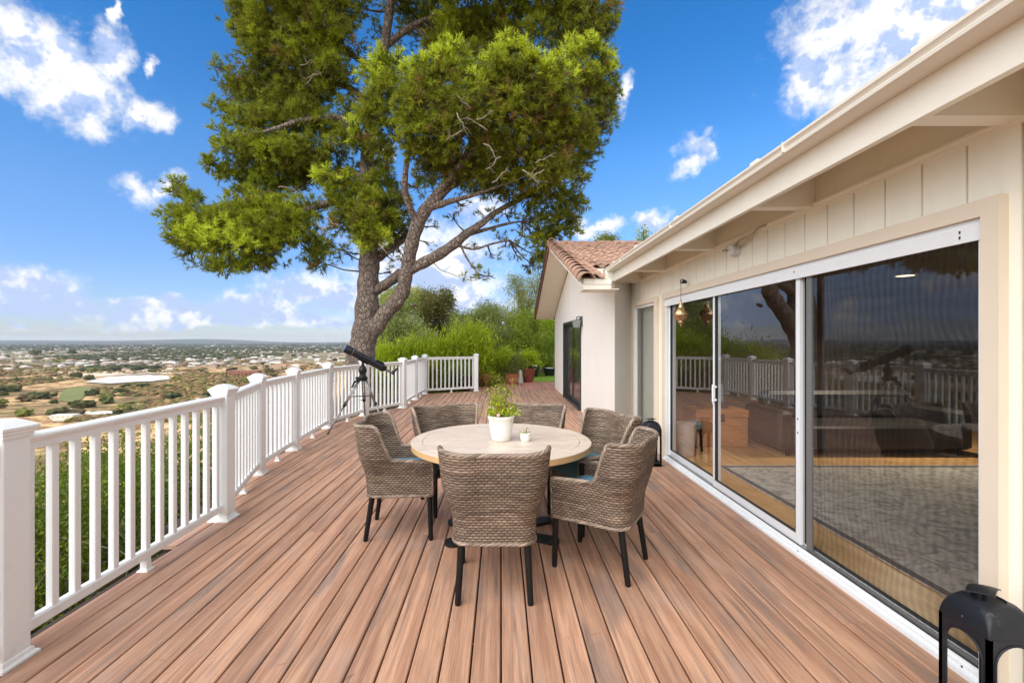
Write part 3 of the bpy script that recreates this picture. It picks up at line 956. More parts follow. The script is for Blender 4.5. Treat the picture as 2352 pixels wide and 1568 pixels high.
# handle on the middle leaf
mb = MB(); mb.cbox(2.118, 2.150, M2 - 0.050, M2 - 0.030, 0.92, 1.10, 0.006); mb.box(2.148, 2.162, M2 - 0.052, M2 - 0.020, 0.935, 0.955); mb.box(2.148, 2.162, M2 - 0.052, M2 - 0.020, 1.065, 1.085)
mb.box(2.150, 2.163, M2 - 0.012, M2 + 0.02, 0.89, 1.07)
sp('handle', mb)
mb = MB()
for yy, zz in ((M1 + 0.008, 0.96), (M1 + 0.008, 0.86), (M2 + 0.02, 0.93), (Y0D + 0.10, ZH - 0.055), (Y0D + 0.10, ZH - 0.08), (M1 + 0.02, ZH - 0.055), (Y0D + 0.08, 0.020), (M1 - 0.04, 0.018)):
    mb.box(2.158 if zz < 1.5 and zz > 0.1 else (2.1385 if zz > 1 else 2.1285), 2.161 if 0.1 < zz < 1.5 else 2.1405 if zz > 1 else 2.131, yy, yy + 0.008, zz, zz + 0.014)
sp('screw_hole', mb, M['seal'])
# ---- narrow window
nw = empty('side_window'); nw.parent = house; nw.matrix_parent_inverse = Matrix.Translation((-3, -4, 0))
mb = MB(); a, b_ = Y0N, Y1N
mb.box(2.155, 2.21, a, a + 0.03, 0.0, ZH - 0.002); mb.box(2.155, 2.21, b_ - 0.03, b_, 0, ZH - 0.002); mb.box(2.156, 2.209, a + .03, b_ - .03, ZH - 0.04, ZH - 0.002); mb.box(2.156, 2.209, a + .03, b_ - .03, 0.0, 0.06)
hp('frame', mb, M['alu'], nw)
mb = MB(); mb.box(2.178, 2.19, a + 0.03, a + 0.045, 0.06, ZH - 0.04); mb.box(2.178, 2.19, b_ - 0.16, b_ - 0.03, 0.06, ZH - 0.04)
hp('inner_frame', mb, M['grey_frame'], nw)
mb = MB(); mb.add([(2.185, a + .03, .06), (2.185, b_ - .03, .06), (2.185, b_ - .03, ZH - .04), (2.185, a + .03, ZH - .04)], [(0, 1, 2, 3)]); hp('glass_pane', mb, M['glass'], nw)
mb = MB(); mb.box(2.24, 2.26, a, b_, 0.02, ZH); hp('blind', mb, simple('grey_green_blind', (0.46, 0.48, 0.42), 0.8), nw)

# ---- eaves
XFA, XG = 1.73, 1.610
mb = MB(); mb.prism([(XFA, 2.454), (XFA + 0.035, 2.454), (XFA + 0.035, 2.66), (XFA, 2.66)], 'y', -4.0, 7.23); hp('fascia_board', mb, M['fascia'])
mb = MB(); mb.prism([(XFA - 0.002, 2.604), (XG + 0.022, 2.604), (XG + 0.012, 2.608), (XG + 0.010, 2.622), (XG + 0.016, 2.630), (XG + 0.012, 2.640), (XG, 2.650), (XG, 2.664), (XG + 0.010, 2.666), (XG + 0.012, 2.652), (XFA - 0.002, 2.652)], 'y', -4.0, 7.235); hp('gutter', mb, M['gutter'], smooth=True, angle=40)
for yy in (6.2, 4.35, 2.6):
    mb = MB(); mb.box(XG - 0.002, XG + 0.03, yy, yy + 0.012, 2.612, 2.6675); hp('gutter_strap', mb, M['gutter'])
for yy in (1.87, 3.14, 4.57, 5.96, 7.12):
    mb = MB(); mb.box(XFA + 0.035, XF - 0.002, yy, yy + 0.09, 2.457, 2.79); hp('rafter_tail', mb, M['fascia'])
mb = MB(); mb.prism([(XFA + 0.0, 2.662), (XF + 0.10, 2.80), (XF + 0.10, 2.815), (XFA, 2.677)], 'y', -4.0, 7.23); hp('soffit', mb, M['soffit'])
roof_m = simple('brown_roof_shingle', (0.24, 0.17, 0.13), 0.9, var=0.25, scale=9)
mb = MB(); mb.prism([(XFA - 0.05, 2.672), (6.0, 4.05), (6.0, 4.09), (XFA - 0.06, 2.692)], 'y', -4.0, 7.22); mb.prism([(6.0, 4.05), (10.3, 2.70), (10.3, 2.74), (6.0, 4.09)], 'y', -4.0, 7.22)
hp('main_roof', mb, roof_m)
# ---- room behind the glass
room = empty('living_room', kind='structure')
def rm(name, mb, m, **k): return obj(name, mb, m, room, **k)
wood_m, t, b = mat('orange_wood_floor')
co = t.node('ShaderNodeTexCoord').outputs['Object']
c = t.mix(t.smooth(t.noise(t.vm('MULTIPLY', co, (3.0, 1.0, 1.0)), 3.0, 4.0, 0.6), 0.3, 0.7), (0.66, 0.36, 0.14), (0.78, 0.48, 0.22))
t.put(b.inputs['Base Color'], c); b.inputs['Roughness'].default_value = 0.35
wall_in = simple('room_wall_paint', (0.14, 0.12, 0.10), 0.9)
mb = MB(); mb.box(2.29, 9.0, -1.5, 9.0, -0.10, -0.02); rm('room_floor_base', mb, wood_m)
k = 0; xx = 2.24
fl = []
while xx < 6.8:
    mb = MB(); mb.box(xx, xx + 0.297, -1.0, 8.9, -0.02, -0.004 + 0.001 * (k % 2)); rm('floor_strip', mb, wood_m); xx += 0.30; k += 1
mb = MB(); mb.box(2.29, 9.0, -1.5, -1.4, -0.1, 2.5); mb.box(2.30, 9.0, 8.9, 9.0, -0.1, 2.5); mb.box(8.9, 9.0, -1.4, 8.9, -0.1, 0.9); mb.box(8.9, 9.0, -1.4, 8.9, 2.1, 2.5); mb.box(8.9, 9.0, 4.0, 8.9, 0.9, 2.1); mb.box(8.9, 9.0, -1.4, -1.0, 0.9, 2.1)  # opening in the unseen back wall, added to let sky light in
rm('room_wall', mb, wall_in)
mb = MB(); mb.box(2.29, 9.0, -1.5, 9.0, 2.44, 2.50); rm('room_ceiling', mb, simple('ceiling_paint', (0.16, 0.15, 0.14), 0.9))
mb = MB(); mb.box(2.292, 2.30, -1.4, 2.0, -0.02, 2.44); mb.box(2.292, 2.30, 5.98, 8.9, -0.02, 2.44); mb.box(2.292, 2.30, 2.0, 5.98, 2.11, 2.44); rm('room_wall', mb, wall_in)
rug_m, t, b = mat('grey_patterned_rug')
co = t.node('ShaderNodeTexCoord').outputs['Object']
nz = t.noise(co, 5.0, 7.0, 0.7, 2.5); n2 = t.noise(co, 2.0, 3.0, 0.6)
c = t.mix(t.smooth(nz, 0.44, 0.60), (0.60, 0.55, 0.49), (0.30, 0.285, 0.27))
c = t.mix(t.math('MULTIPLY', t.smooth(n2, 0.5, 0.7), 0.4), c, (0.42, 0.38, 0.33))
t.put(b.inputs['Base Color'], c); b.inputs['Roughness'].default_value = 0.95
mb = MB(); mb.cbox(2.66, 6.6, 0.8, 5.60, -0.002, 0.012, 0.004)
tag(obj('rug', mb, rug_m), 'grey mottled patterned rug lying on the room floor behind the sliding glass', 'rug')
o = bpy.data.objects['rug']
mb = MB(); mb.box(2.662, 2.72, 0.84, 5.56, 0.0125, 0.0135); mb.box(2.72, 6.5, 5.50, 5.56, 0.0125, 0.0135)
obj('border', mb, simple('dark_grey_rug_border', (0.12, 0.12, 0.125), 0.95), o)
# wooden chest
ch = empty('wooden_chest', (3.22, 6.85, 0), label='orange brown wooden chest with iron latches inside behind the glass', cat='chest')
chm = simple('orange_chest_wood', (0.60, 0.27, 0.10), 0.5, var=0.2, scale=6, stretch=(1, 1, 6))
mb = MB(); mb.cbox(-0.38, 0.38, -0.22, 0.22, 0, 0.42, 0.006); obj('body', mb, chm, ch)
mb = MB(); mb.cbox(-0.39, 0.39, -0.23, 0.23, 0.424, 0.53, 0.008); obj('lid', mb, chm, ch)
mb = MB(); mb.box(-0.03, 0.03, -0.24, -0.225, 0.36, 0.47); mb.box(-0.34, -0.30, -0.24, -0.225, 0.2, 0.3); obj('latch', mb, M['black_metal'], ch)
for dx_, hh, nm in ((-0.22, 0.16, 'x'), (0.14, 0.26, 'y')):
    mb = MB(); mb.lathe([(0.05, 0), (0.06, 0.02), (0.035, hh * 0.3), (0.06, hh * 0.55), (0.03, hh * 0.8), (0.012, hh)], n=12)
    tag(obj('figurine', mb, M['twig_dark'], loc=(3.22 + dx_, 6.85, 0.53), smooth=True), 'shorter dark carved figurine standing on the wooden chest' if nm == 'x' else 'taller pointed dark figurine standing on the wooden chest', 'figurine')
# dark sofa inside
so = empty('sofa', (5.0, 6.5, 0), label='long black sofa standing beyond the rug inside the dark room', cat='sofa')
sm = simple('black_sofa_leather', (0.022, 0.020, 0.019), 0.5, var=0.2)
mb = MB(); mb.cbox(-1.1, 1.1, -0.45, 0.45, 0.08, 0.40, 0.03); obj('seat', mb, sm, so, smooth=False)
mb = MB(); mb.cbox(-1.1, 1.1, 0.22, 0.45, 0.40, 0.80, 0.05); obj('backrest', mb, sm, so)
for s in (-1, 1):
    mb = MB(); mb.cbox(s * 1.2 - 0.1, s * 1.2 + 0.1, -0.45, 0.45, 0.08, 0.60, 0.04); obj('armrest', mb, sm, so)
    for e in (-1, 1):
        mb = MB(); mb.tube([(s * 1.15, e * 0.38, 0), (s * 1.15, e * 0.38, 0.08)], 0.025, 8); obj('leg', mb, M['black_wood'], so)
# bin and stool seen through the far pane
mb = MB(); mb.lathe([(0.10, 0.0), (0.105, 0.01), (0.135, 0.42), (0.14, 0.43), (0.132, 0.43), (0.10, 0.03), (0.0, 0.03)], n=28)
tag(obj('waste_bin', mb, simple('off_white_bin', (0.55, 0.52, 0.48), 0.5), loc=(2.50, 6.15, 0), smooth=True, angle=40), 'tall off white tapered bin inside behind the far glass pane', 'bin')
st = empty('stool', (2.72, 6.45, 0), label='small blue grey stool on dark legs beside the indoor bin', cat='stool')
mb = MB(); mb.lathe([(0.0, 0.30), (0.11, 0.30), (0.13, 0.33), (0.11, 0.40), (0.05, 0.42), (0.0, 0.42)], n=20); obj('seat', mb, simple('blue_grey_ceramic', (0.22, 0.30, 0.36), 0.3), st, smooth=True)
for s in (-1, 1):
    for e in (-1, 1):
        mb = MB(); mb.tube([(s * 0.09, e * 0.09, 0), (s * 0.07, e * 0.07, 0.32)], 0.017, 8); obj('leg', mb, M['black_wood'], st)
# recessed ceiling lamp
il = bpy.data.lights.new('ceiling_lamp_light', 'AREA'); il.shape = 'DISK'; il.size = 0.2; il.energy = 13; il.color = (1.0, 0.86, 0.66); il.spread = R(150)
ilo = bpy.data.objects.new('ceiling_lamp_light', il); COL.objects.link(ilo); ilo.location = (5.56, 6.26, 2.42)
em, t, b = mat('warm_lamp_glass'); b.inputs['Emission Color'].default_value = (1.0, 0.82, 0.45, 1); b.inputs['Emission Strength'].default_value = 1.2
cl = empty('ceiling_lamp', (5.56, 6.26, 2.44), label='round recessed warm ceiling lamp glowing inside the dark room', cat='ceiling lamp')
mb = MB(); mb.lathe([(0.0, -0.006), (0.10, -0.006), (0.10, 0.0)], n=24); obj('diffuser', mb, em, cl)
mb = MB(); mb.lathe([(0.102, 0.0), (0.102, -0.010), (0.125, -0.008), (0.128, 0.0)], n=24); obj('trim_ring', mb, M['alu'], cl)

# ---- wing with the tiled gable roof
XW = 1.76
YA, YB = 7.25, 14.9
def zn(y): return 2.47 + 0.325 * (y - 6.6)      # tile surface, near slope
def zf(y): return 3.90 - 0.343 * (y - 11.0)
mb = MB()
def wpoly(ya, yb, za_bot, zb_bot, za, zb): mb.prism([(ya, za_bot), (yb, zb_bot), (yb, zb), (ya, za)], 'x', XW, XW + 0.15)
tz = lambda y: (zn(y) - 0.13) if y < 11 else (zf(y) - 0.20)
wpoly(YA, 10.0, -0.4, -0.4, tz(YA), tz(10.0))
wpoly(10.0, 11.0, 2.04, 2.04, tz(10.0), tz(11.0) - 0.04)
wpoly(11.0, 12.8, 2.04, 2.04, tz(11.0) - 0.04, tz(12.8))
wpoly(12.8, YB, -0.4, -0.4, tz(12.8), tz(YB))
hp('wing_wall', mb, M['stucco'])
mb = MB()
# angled return wall between the wing and the main front
mb.prism([(XW, 7.05), (XF + 0.01, 7.61), (XF + 0.10, 7.72), (XW + 0.148, 7.249), (XW, 7.249)], 'z', -0.4, 2.60)
hp('return_wall', mb, M['stucco'])
mb = MB(); mb.box(XW + 0.01, 9, YB - 0.15, YB, -0.4, 2.4); hp('wing_end_wall', mb, M['stucco'])
# plank soffit under the far rake
XO = 1.14
y = 11.03
while y < 15.2:
    y1 = min(y + 0.93, 15.25)
    mb = MB(); mb.prism([(y + 0.006, zf(y + 0.006) - 0.15), (y1 - 0.006, zf(y1 - 0.006) - 0.15), (y1 - 0.006, zf(y1) - 0.17), (y + 0.006, zf(y) - 0.17)], 'x', XO + 0.03, XW - 0.001)
    hp('soffit_board', mb, M['siding']); y = y1
mb = MB(); mb.prism([(11.0, zf(11) - 0.02), (15.3, zf(15.3) - 0.02), (15.3, zf(15.3) - 0.149), (11.0, zf(11) - 0.149)], 'x', XO + 0.02, 7.0); hp('roof_deck', mb, M['dark_under'])
mb = MB(); mb.prism([(6.62, zn(6.62) - 0.03), (11.0, zn(11) - 0.03), (11.0, zn(11) - 0.12), (6.62, zn(6.62) - 0.12)], 'x', XO + 0.06, 1.575)
mb.prism([(7.3, zn(7.3) - 0.03), (11.0, zn(11) - 0.03), (11.0, zn(11) - 0.12), (7.3, zn(7.3) - 0.12)], 'x', 1.575, 7.0); hp('roof_deck', mb, M['soffit'])
barge = simple('red_brown_barge_board', (0.20, 0.085, 0.045), 0.8, var=0.3, scale=15)
mb = MB(); mb.prism([(11.0, zf(11) + 0.03), (15.32, zf(15.32) + 0.03), (15.32, zf(15.32) - 0.175), (11.0, zf(11) - 0.175)], 'x', XO - 0.012, XO + 0.02); hp('barge_board', mb, barge)
mb = MB(); mb.prism([(6.66, zn(6.66) - 0.02), (11.0, zn(11.0) - 0.02), (11.0, zn(11) - 0.16), (6.66, zn(6.66) - 0.16)], 'x', XO + 0.03, XO + 0.055); hp('barge_board', mb, M['fascia'])
mb = MB(); mb.box(XO + 0.055, 1.60, 6.60, 6.63, 2.285, 2.43); mb.box(XO + 0.055, 1.60, 6.588, 6.60, 2.36, 2.43); hp('wing_fascia', mb, M['fascia'])
mb = MB(); mb.box(XO + 0.06, 1.72, 6.63, 7.06, 2.287, 2.30); hp('wing_soffit', mb, M['fascia'])
mb = MB(); mb.box(1.60, 2.20, 6.98, 7.01, 2.46, 2.62); hp('wing_fascia', mb, M['fascia'])
# black sliding door of the wing
wd = empty('black_sliding_door'); wd.parent = house; wd.matrix_parent_inverse = Matrix.Translation((-3, -4, 0))
def wp(name, mb, m): return hp(name, mb, m, wd)
mb = MB(); x0, x1 = XW - 0.02, XW + 0.10
mb.box(x0, x1, 10.0, 10.07, 0, 2.04); mb.box(x0, x1, 12.73, 12.8, 0, 2.04); mb.box(x0 + .001, x1, 10.07, 12.73, 1.97, 2.04); mb.box(x0 - 0.02, x1, 10.07, 12.73, 0, 0.05)
wp('frame', mb, M['black_frame'])
for a, b_, xo in ((10.07, 11.42, 0.035), (11.36, 12.73, 0.07)):
    mb = MB(); q0, q1 = XW - 0.01 + xo, XW + 0.02 + xo
    mb.box(q0, q1, a, a + 0.09, 0.05, 1.97); mb.box(q0, q1, b_ - 0.07, b_, 0.05, 1.97); mb.box(q0 + .001, q1 - .001, a + .09, b_ - .07, 0.05, 0.14); mb.box(q0 + .001, q1 - .001, a + .09, b_ - .07, 1.90, 1.97)
    wp('door_leaf', mb, M['black_frame'])
    mb = MB(); xx = (q0 + q1) / 2; mb.add([(xx, a + .09, .14), (xx, b_ - .07, .14), (xx, b_ - .07, 1.90), (xx, a + .09, 1.90)], [(0, 1, 2, 3)]); wp('glass_pane', mb, M['glass'])
mb = MB(); mb.box(XW + 0.5, XW + 0.52, 9.9, 12.9, 0, 2.1); wp('curtain', mb, simple('dark_curtain', (0.05, 0.055, 0.05), 0.9))
mb = MB(); mb.box(XW - 0.045, XW - 0.04, 10.2, 11.3, 0.05, 0.062); wp('track_rail', mb, M['steel'])
# wall lamp beside it
wl = empty('wall_lamp', (XW, 9.86, 1.98), label='small grey square wall lamp mounted beside the black sliding door', cat='wall lamp')
mb = MB(); mb.cbox(-0.028, -0.001, -0.06, 0.06, -0.13, 0.10, 0.006); obj('back_plate', mb, simple('dark_grey_metal', (0.10, 0.10, 0.10), 0.5), wl)
mb = MB(); sqring(mb, [(0.060, -0.12), (0.082, 0.03), (0.082, 0.04), (0.06, 0.05)]); obj('shade', mb, simple('grey_lamp_glass', (0.22, 0.24, 0.23), 0.35), wl, loc=(-0.13, 0, -0.03))
mb = MB(); mb.tube([(-0.02, 0, 0.02), (-0.06, 0, 0.09), (-0.12, 0, 0.08), (-0.13, 0, 0.02)], 0.012, 8); obj('arm', mb, M['black_frame'], wl)
# ---- clay tiles
roofp = empty('tiled_roof'); roofp.parent = house; roofp.matrix_parent_inverse = Matrix.Translation((-3, -4, 0))
def tile_mesh():
    w, L, th = 0.205, 0.36, 0.014; n = 9; v = []; f = []
    for e, (yy, lift) in enumerate(((0, 0.018), (L, 0.0))):
        for k in range(n):
            s = k / (n - 1); x = (s - 0.5) * w
            z = 0.028 * math.sin(2 * PI * s) + 0.02 + lift
            v.append((x, yy, z)); 
        for k in range(n):
            s = k / (n - 1); x = (s - 0.5) * w
            v.append((x, yy, 0.028 * math.sin(2 * PI * s) + 0.02 + lift - th))
    for k in range(n - 1):
        f.append((k, k + 1, 2 * n + k + 1, 2 * n + k))
        f.append((n + k, 3 * n + k, 3 * n + k + 1, n + k + 1))
        f.append((k, n + k, n + k + 1, k + 1))
    mb = MB(); mb.add(v, f); return mb
tm = tile_mesh().mesh('tile'); tm.materials.append(M['tile'])
for p in tm.polygons: p.use_smooth = True
tm.set_sharp_from_angle(angle=R(50))
sl = math.atan(0.325)
rr = random.Random(3)
def place(name, me, loc, rot):
    o = bpy.data.objects.new(name, me); COL.objects.link(o); o.parent = roofp; o.location = loc; o.rotation_euler = rot
    return o
for c_ in range(15):
    yy = 6.56 + c_ * 0.298
    k = 0
    x = XO + 0.26
    while x < 3.6:
        if x < 1.52 or yy > 7.2:
            place('tile', tm, (x, yy + rr.uniform(-.012, .012), zn(yy) - 0.012 + rr.uniform(-.004, .006)), (sl + rr.uniform(-.012, .012), rr.uniform(-.02, .02), rr.uniform(-.03, .03)))
        x += 0.205
def barrel(r, L, taper=0.72, n=9, th=0.016):
    v = []; f = []
    for (yy, rr_) in ((0, r), (L, r * taper)):
        for q in (rr_, rr_ - th):
            for k in range(n):
                a = PI * k / (n - 1)
                v.append((-q * math.cos(a) , yy, q * math.sin(a)))
    for k in range(n - 1):
        f.append((k, k + 1, 2 * n + k + 1, 2 * n + k)); f.append((n + k, 3 * n + k, 3 * n + k + 1, n + k + 1)); f.append((k, n + k, n + k + 1, k + 1)); f.append((2 * n + k, 2 * n + k + 1, 3 * n + k + 1, 3 * n + k))
    mb = MB(); mb.add(v, f); me = mb.mesh('barrel'); me.materials.append(M['tile'])
    for p in me.polygons: p.use_smooth = True
    me.set_sharp_from_angle(angle=R(50))
    return me
bt = barrel(0.125, 0.42)
for c_ in range(17):
    yy = 6.48 + c_ * 0.272
    place('rake_tile', bt, (XO + 0.09, yy, zn(yy) - 0.035 + rr.uniform(-.004, .006)), (sl - 0.05, rr.uniform(-0.05, 0.02) - 0.12, rr.uniform(-.02, .02)))
bt2 = barrel(0.125, 0.46)
for c_ in range(9):
    place('ridge_tile', bt2, (XO - 0.03 + c_ * 0.40, 11.0, 3.84 + rr.uniform(-.004, .01)), (rr.uniform(-.02, .02) + 0.03, 0, -PI / 2 + rr.uniform(-.03, .03)))
for c_ in range(14):
    yy = 15.28 - c_ * 0.31
    place('rake_tile', bt, (XO + 0.07, yy, zf(yy) - 0.03), (math.atan(0.343) , 0, PI))
mb = MB(); mb.prism([(11.0, zf(11)), (15.3, zf(15.3)), (15.3, zf(15.3) - 0.02), (11.0, zf(11) - 0.02)], 'x', XO + 0.1, 7.0); o = obj('roof_surface', mb, M['tile'], roofp)

# ---- round sensor light with cables under the eave
sn = empty('sensor_light', (2.14, 4.16, 2.36), label='round white grey sensor disc with cables under the eave', cat='sensor light')
mb = MB(); v0 = [(0.052 * math.cos(2 * PI * k / 24), 0.052 * math.sin(2 * PI * k / 24)) for k in range(24)]
mb.prism(v0, 'x', -0.035, 0.028); obj('disc', mb, M['grey_plastic'], sn)
mb = MB(); mb.prism([(q[0] * .86, q[1] * .86) for q in v0], 'x', -0.040, -0.034); obj('face', mb, simple('pale_lens', (0.72, 0.73, 0.74), 0.4), sn)
mb = MB(); mb.tube([(0.0, 0.04, 0.02), (0.01, 0.14, 0.03), (0.015, 0.26, 0.05)], 0.009, 8); mb.tube([(0.0, -0.03, 0.03), (-0.01, -0.14, 0.02), (-0.01, -0.26, 0.06), (0.0, -0.36, 0.11), (0.01, -0.48, 0.115)], 0.010, 8); mb.tube([(0.0, 0.0, 0.05), (-0.015, -0.1, 0.075), (-0.015, -0.22, 0.075)], 0.006, 6)
obj('cable', mb, M['cable'], sn, smooth=True)

# ---- hanging brass lantern
hl = empty('hanging_lantern', (2.055, 5.2, 2.21), label='bulbous brass lantern hanging from a hook in front of the far pane', cat='lantern')
mb = MB(); mb.tube([(0.07, 0.02, 0.0), (0.02, 0.0, 0.03), (0.0, 0.0, 0.02), (-0.005, 0.0, -0.005), (0.005, 0, -0.02)], 0.006, 8); mb.lathe([(0.0, -0.02), (0.028, -0.02), (0.03, 0.0), (0.015, 0.02), (0, 0.022)], (0.045, 0.015, 0.005), 12); obj('hook', mb, M['black_metal'], hl, smooth=True)
mb = MB(); mb.tube([(0, 0, -0.01), (0, 0, -0.22)], 0.003, 6); obj('chain', mb, M['black_metal'], hl)
P = [(0.0, -0.20), (0.006, -0.20), (0.010, -0.235), (0.024, -0.262), (0.030, -0.270), (0.026, -0.278), (0.040, -0.300), (0.066, -0.325), (0.082, -0.355), (0.086, -0.375), (0.080, -0.392), (0.060, -0.420), (0.034, -0.440), (0.030, -0.448), (0.034, -0.456), (0.024, -0.475), (0.010, -0.490), (0.012, -0.500), (0.004, -0.515), (0.0, -0.525)]
mb = MB(); mb.lathe(P, n=28); obj('body', mb, M['brass'], hl, smooth=True)

# ------------------------------------------------------------------ wicker armchairs
def chair_parts(root, cushion, black_back=False):
    # plan curve of the tub at seat height: left arm front -> back -> right arm front (chair faces +y)
    w, yf, yb, rc = 0.250, 0.245, -0.262, 0.10
    plan = []
    def seg(p, q, n):
        for k in range(n): plan.append((p[0] + (q[0] - p[0]) * k / n, p[1] + (q[1] - p[1]) * k / n))
    seg((-w, yf), (-w, yb + rc), 14)
    for k in range(10):
        a = PI + (PI / 2) * k / 10
        plan.append((-w + rc + rc * math.cos(a), yb + rc + rc * math.sin(a)))
    seg((-w + rc, yb), (w - rc, yb), 12)
    for k in range(10):
        a = 1.5 * PI + (PI / 2) * k / 10
        plan.append((w - rc + rc * math.cos(a), yb + rc + rc * math.sin(a)))
    seg((w, yb + rc), (w, yf), 14)
    plan.append((w, yf))
    n = len(plan)
    P = [Vector((p[0], p[1], 0)) for p in plan]
    S = [0.0]
    for i in range(1, n): S.append(S[-1] + (P[i] - P[i - 1]).length)
    N = []
    for i in range(n):
        d = (P[min(i + 1, n - 1)] - P[max(i - 1, 0)]).normalized()
        N.append(Vector((d.y, -d.x, 0)) * 1.0)
    mid = S[-1] / 2
    def ss(x, a, b_):
        t_ = max(0, min(1, (x - a) / (b_ - a))); return t_ * t_ * (3 - 2 * t_)
    def ztop(s):
        q = abs(s - mid)
        back = 0.875 + 0.022 * (min(q, 0.3) / 0.3) ** 2
        arm = 0.616 - 0.012 * ss(q, 0.45, 0.70)
        return back + (arm - back) * ss(q, 0.285, 0.425)
    def flare(s, z):
        q = abs(s - mid)
        wing = 1 - ss(q, 0.30, 0.52)
        t_ = max(0.0, (z - 0.50) / 0.39)
        side = (0.046 * ss(z, 0.46, 0.70) + 0.026 * t_) * (0.40 + 0.60 * wing)
        rec = 0.055 * max(0, (z - 0.36) / 0.53) ** 1.2 * (1 - ss(q, 0.12, 0.40))
        return side * (0.35 + 0.65 * ss(q, 0.05, 0.30)) + rec
    def pt(i, z, off):
        p = P[i] + N[i] * (flare(S[i], z) + off)
        return Vector((p.x, p.y, z))
    nv = 16; zb = 0.348; th = 0.026
    v = []; uv = []; f = []
    for side, off in ((0, 0.0), (1, -th)):
        for i in range(n):
            zt = ztop(S[i])
            for j in range(nv + 1):
                z = zb + (zt - zb) * j / nv
                v.append(pt(i, z, off)); uv.append((S[i] + side * 3.3, z))
    A = n * (nv + 1)
    for i in range(n - 1):
        for j in range(nv):
            a = i * (nv + 1) + j; b_ = a + nv + 1
            f.append((a, b_, b_ + 1, a + 1)); f.append((A + a, A + a + 1, A + b_ + 1, A + b_))
        a = i * (nv + 1)
        f.append((a, A + a, A + a + nv + 1, a + nv + 1))
        a += nv
        f.append((a, a + nv + 1, A + a + nv + 1, A + a))
    for i in (0, n - 1):
        for j in range(nv):
            a = i * (nv + 1) + j
            f.append((a, a + 1, A + a + 1, A + a))
    mb = MB(); mb.add(v, f, uv)
    obj('shell', mb, M['wicker'], root, smooth=True, angle=60)
    # rolled rims: along the top, down both arm fronts, round the bottom
    top = [pt(i, ztop(S[i]) + 0.004, -th / 2) for i in range(n)]
    fl = [pt(0, zb + (ztop(0) - zb) * k / 8, -th / 2) + Vector((0, 0.004, 0)) for k in range(8)]
    fr = [pt(n - 1, zb + (ztop(S[-1]) - zb) * k / 8, -th / 2) + Vector((0, 0.004, 0)) for k in range(8)]
    mb = MB(); mb.tube(fl + top + fr[::-1], [0.013] * 8 + [0.0150] * len(top) + [0.013] * 8, 10, uvs=True)
    obj('rim', mb, M['rim'], root, smooth=True)
    bot = [pt(i, zb, -0.006) for i in range(n)]
    bot = bot + [Vector((w * 0.5, yf + 0.004, zb + 0.004)), Vector((0, yf + 0.008, zb + 0.006)), Vector((-w * 0.5, yf + 0.004, zb + 0.004)), bot[0]]
    mb = MB(); mb.tube(bot, 0.012, 8, uvs=True); obj('bottom_rim', mb, M['rim'], root, smooth=True)
    # front apron and seat deck
    mb = MB(); vv = []; ff = []; uu = []
    for k in range(9):
        x = -w + 0.02 + (2 * w - 0.04) * k / 8
        for z in (zb, zb + 0.03, 0.42, 0.435): 
            vv.append((x, yf + (0.004 if z < 0.43 else -0.012), z)); uu.append((x, z))
    for k in range(8):
        for j in range(3):
            a = k * 4 + j; ff.append((a, a + 4, a + 5, a + 1))
    mb.add(vv, ff, uu)
    mb2 = [(-w + .015, yb + .02, 0.415), (w - .015, yb + .02, 0.415), (w - .015, yf - .01, 0.415), (-w + .015, yf - .01, 0.415), (-w + .015, yb + .02, 0.35), (w - .015, yb + .02, 0.35), (w - .015, yf - .01, 0.35), (-w + .015, yf - .01, 0.35)]
    mb.add(mb2, [(0, 1, 2, 3), (7, 6, 5, 4)], [(p[0], p[1]) for p in mb2])
    obj('seat_base', mb, M['wicker'], root)
    # cushion: soft box
    mb = MB(); vv = []; ff = []; K = 12
    cw, c0, c1 = w - 0.030, yb + 0.035, yf + 0.012
    for a_ in range(K + 1):
        for b2 in range(K + 1):
            s, q = a_ / K * 2 - 1, b2 / K * 2 - 1
            e = (1 - abs(s) ** 6) * (1 - abs(q) ** 6)
            x = s * cw * (1 - 0.03 * abs(q) ** 4); y = (c0 + c1) / 2 + q * (c1 - c0) / 2 * (1 - 0.03 * abs(s) ** 4)
            vv.append((x, y, 0.468 + 0.074 * e ** 0.5 + 0.006 * math.sin(5 * s) * math.cos(4 * q)))
    o0 = len(vv)
    for a_ in range(K + 1):
        for b2 in range(K + 1):
            s, q = a_ / K * 2 - 1, b2 / K * 2 - 1
            x = s * cw * 0.985; y = (c0 + c1) / 2 + q * (c1 - c0) / 2 * 0.985
            vv.append((x, y, 0.418))
    for a_ in range(K):
        for b2 in range(K):
            i = a_ * (K + 1) + b2
            ff.append((i, i + K + 1, i + K + 2, i + 1)); ff.append((o0 + i, o0 + i + 1, o0 + i + K + 2, o0 + i + K + 1))
    for a_ in range(K):
        for (i, j) in ((a_ * (K + 1), (a_ + 1) * (K + 1)), (a_ * (K + 1) + K, (a_ + 1) * (K + 1) + K), (a_, a_ + 1), (K * (K + 1) + a_, K * (K + 1) + a_ + 1)):
            ff.append((i, j, o0 + j, o0 + i))
    mb.add(vv, ff); obj('cushion', mb, M[cushion], root, smooth=True, angle=70)
    # legs
    def leg(a, b_, r0, r1):
        mb = MB(); a, b_ = Vector(a), Vector(b_)
        mb.tube([a, a.lerp(b_, 0.97), b_], [r0, r1, r1 * 0.85], 12); obj('leg', mb, M['black_wood'], root, smooth=True, angle=40)
    for s in (-1, 1):
        leg((s * 0.222, 0.222, 0.600), (s * 0.226, 0.238, 0.0), 0.0225, 0.0180)
        leg((s * 0.192, -0.202, 0.41), (s * 0.212, -0.262, 0.0), 0.0225, 0.0180)
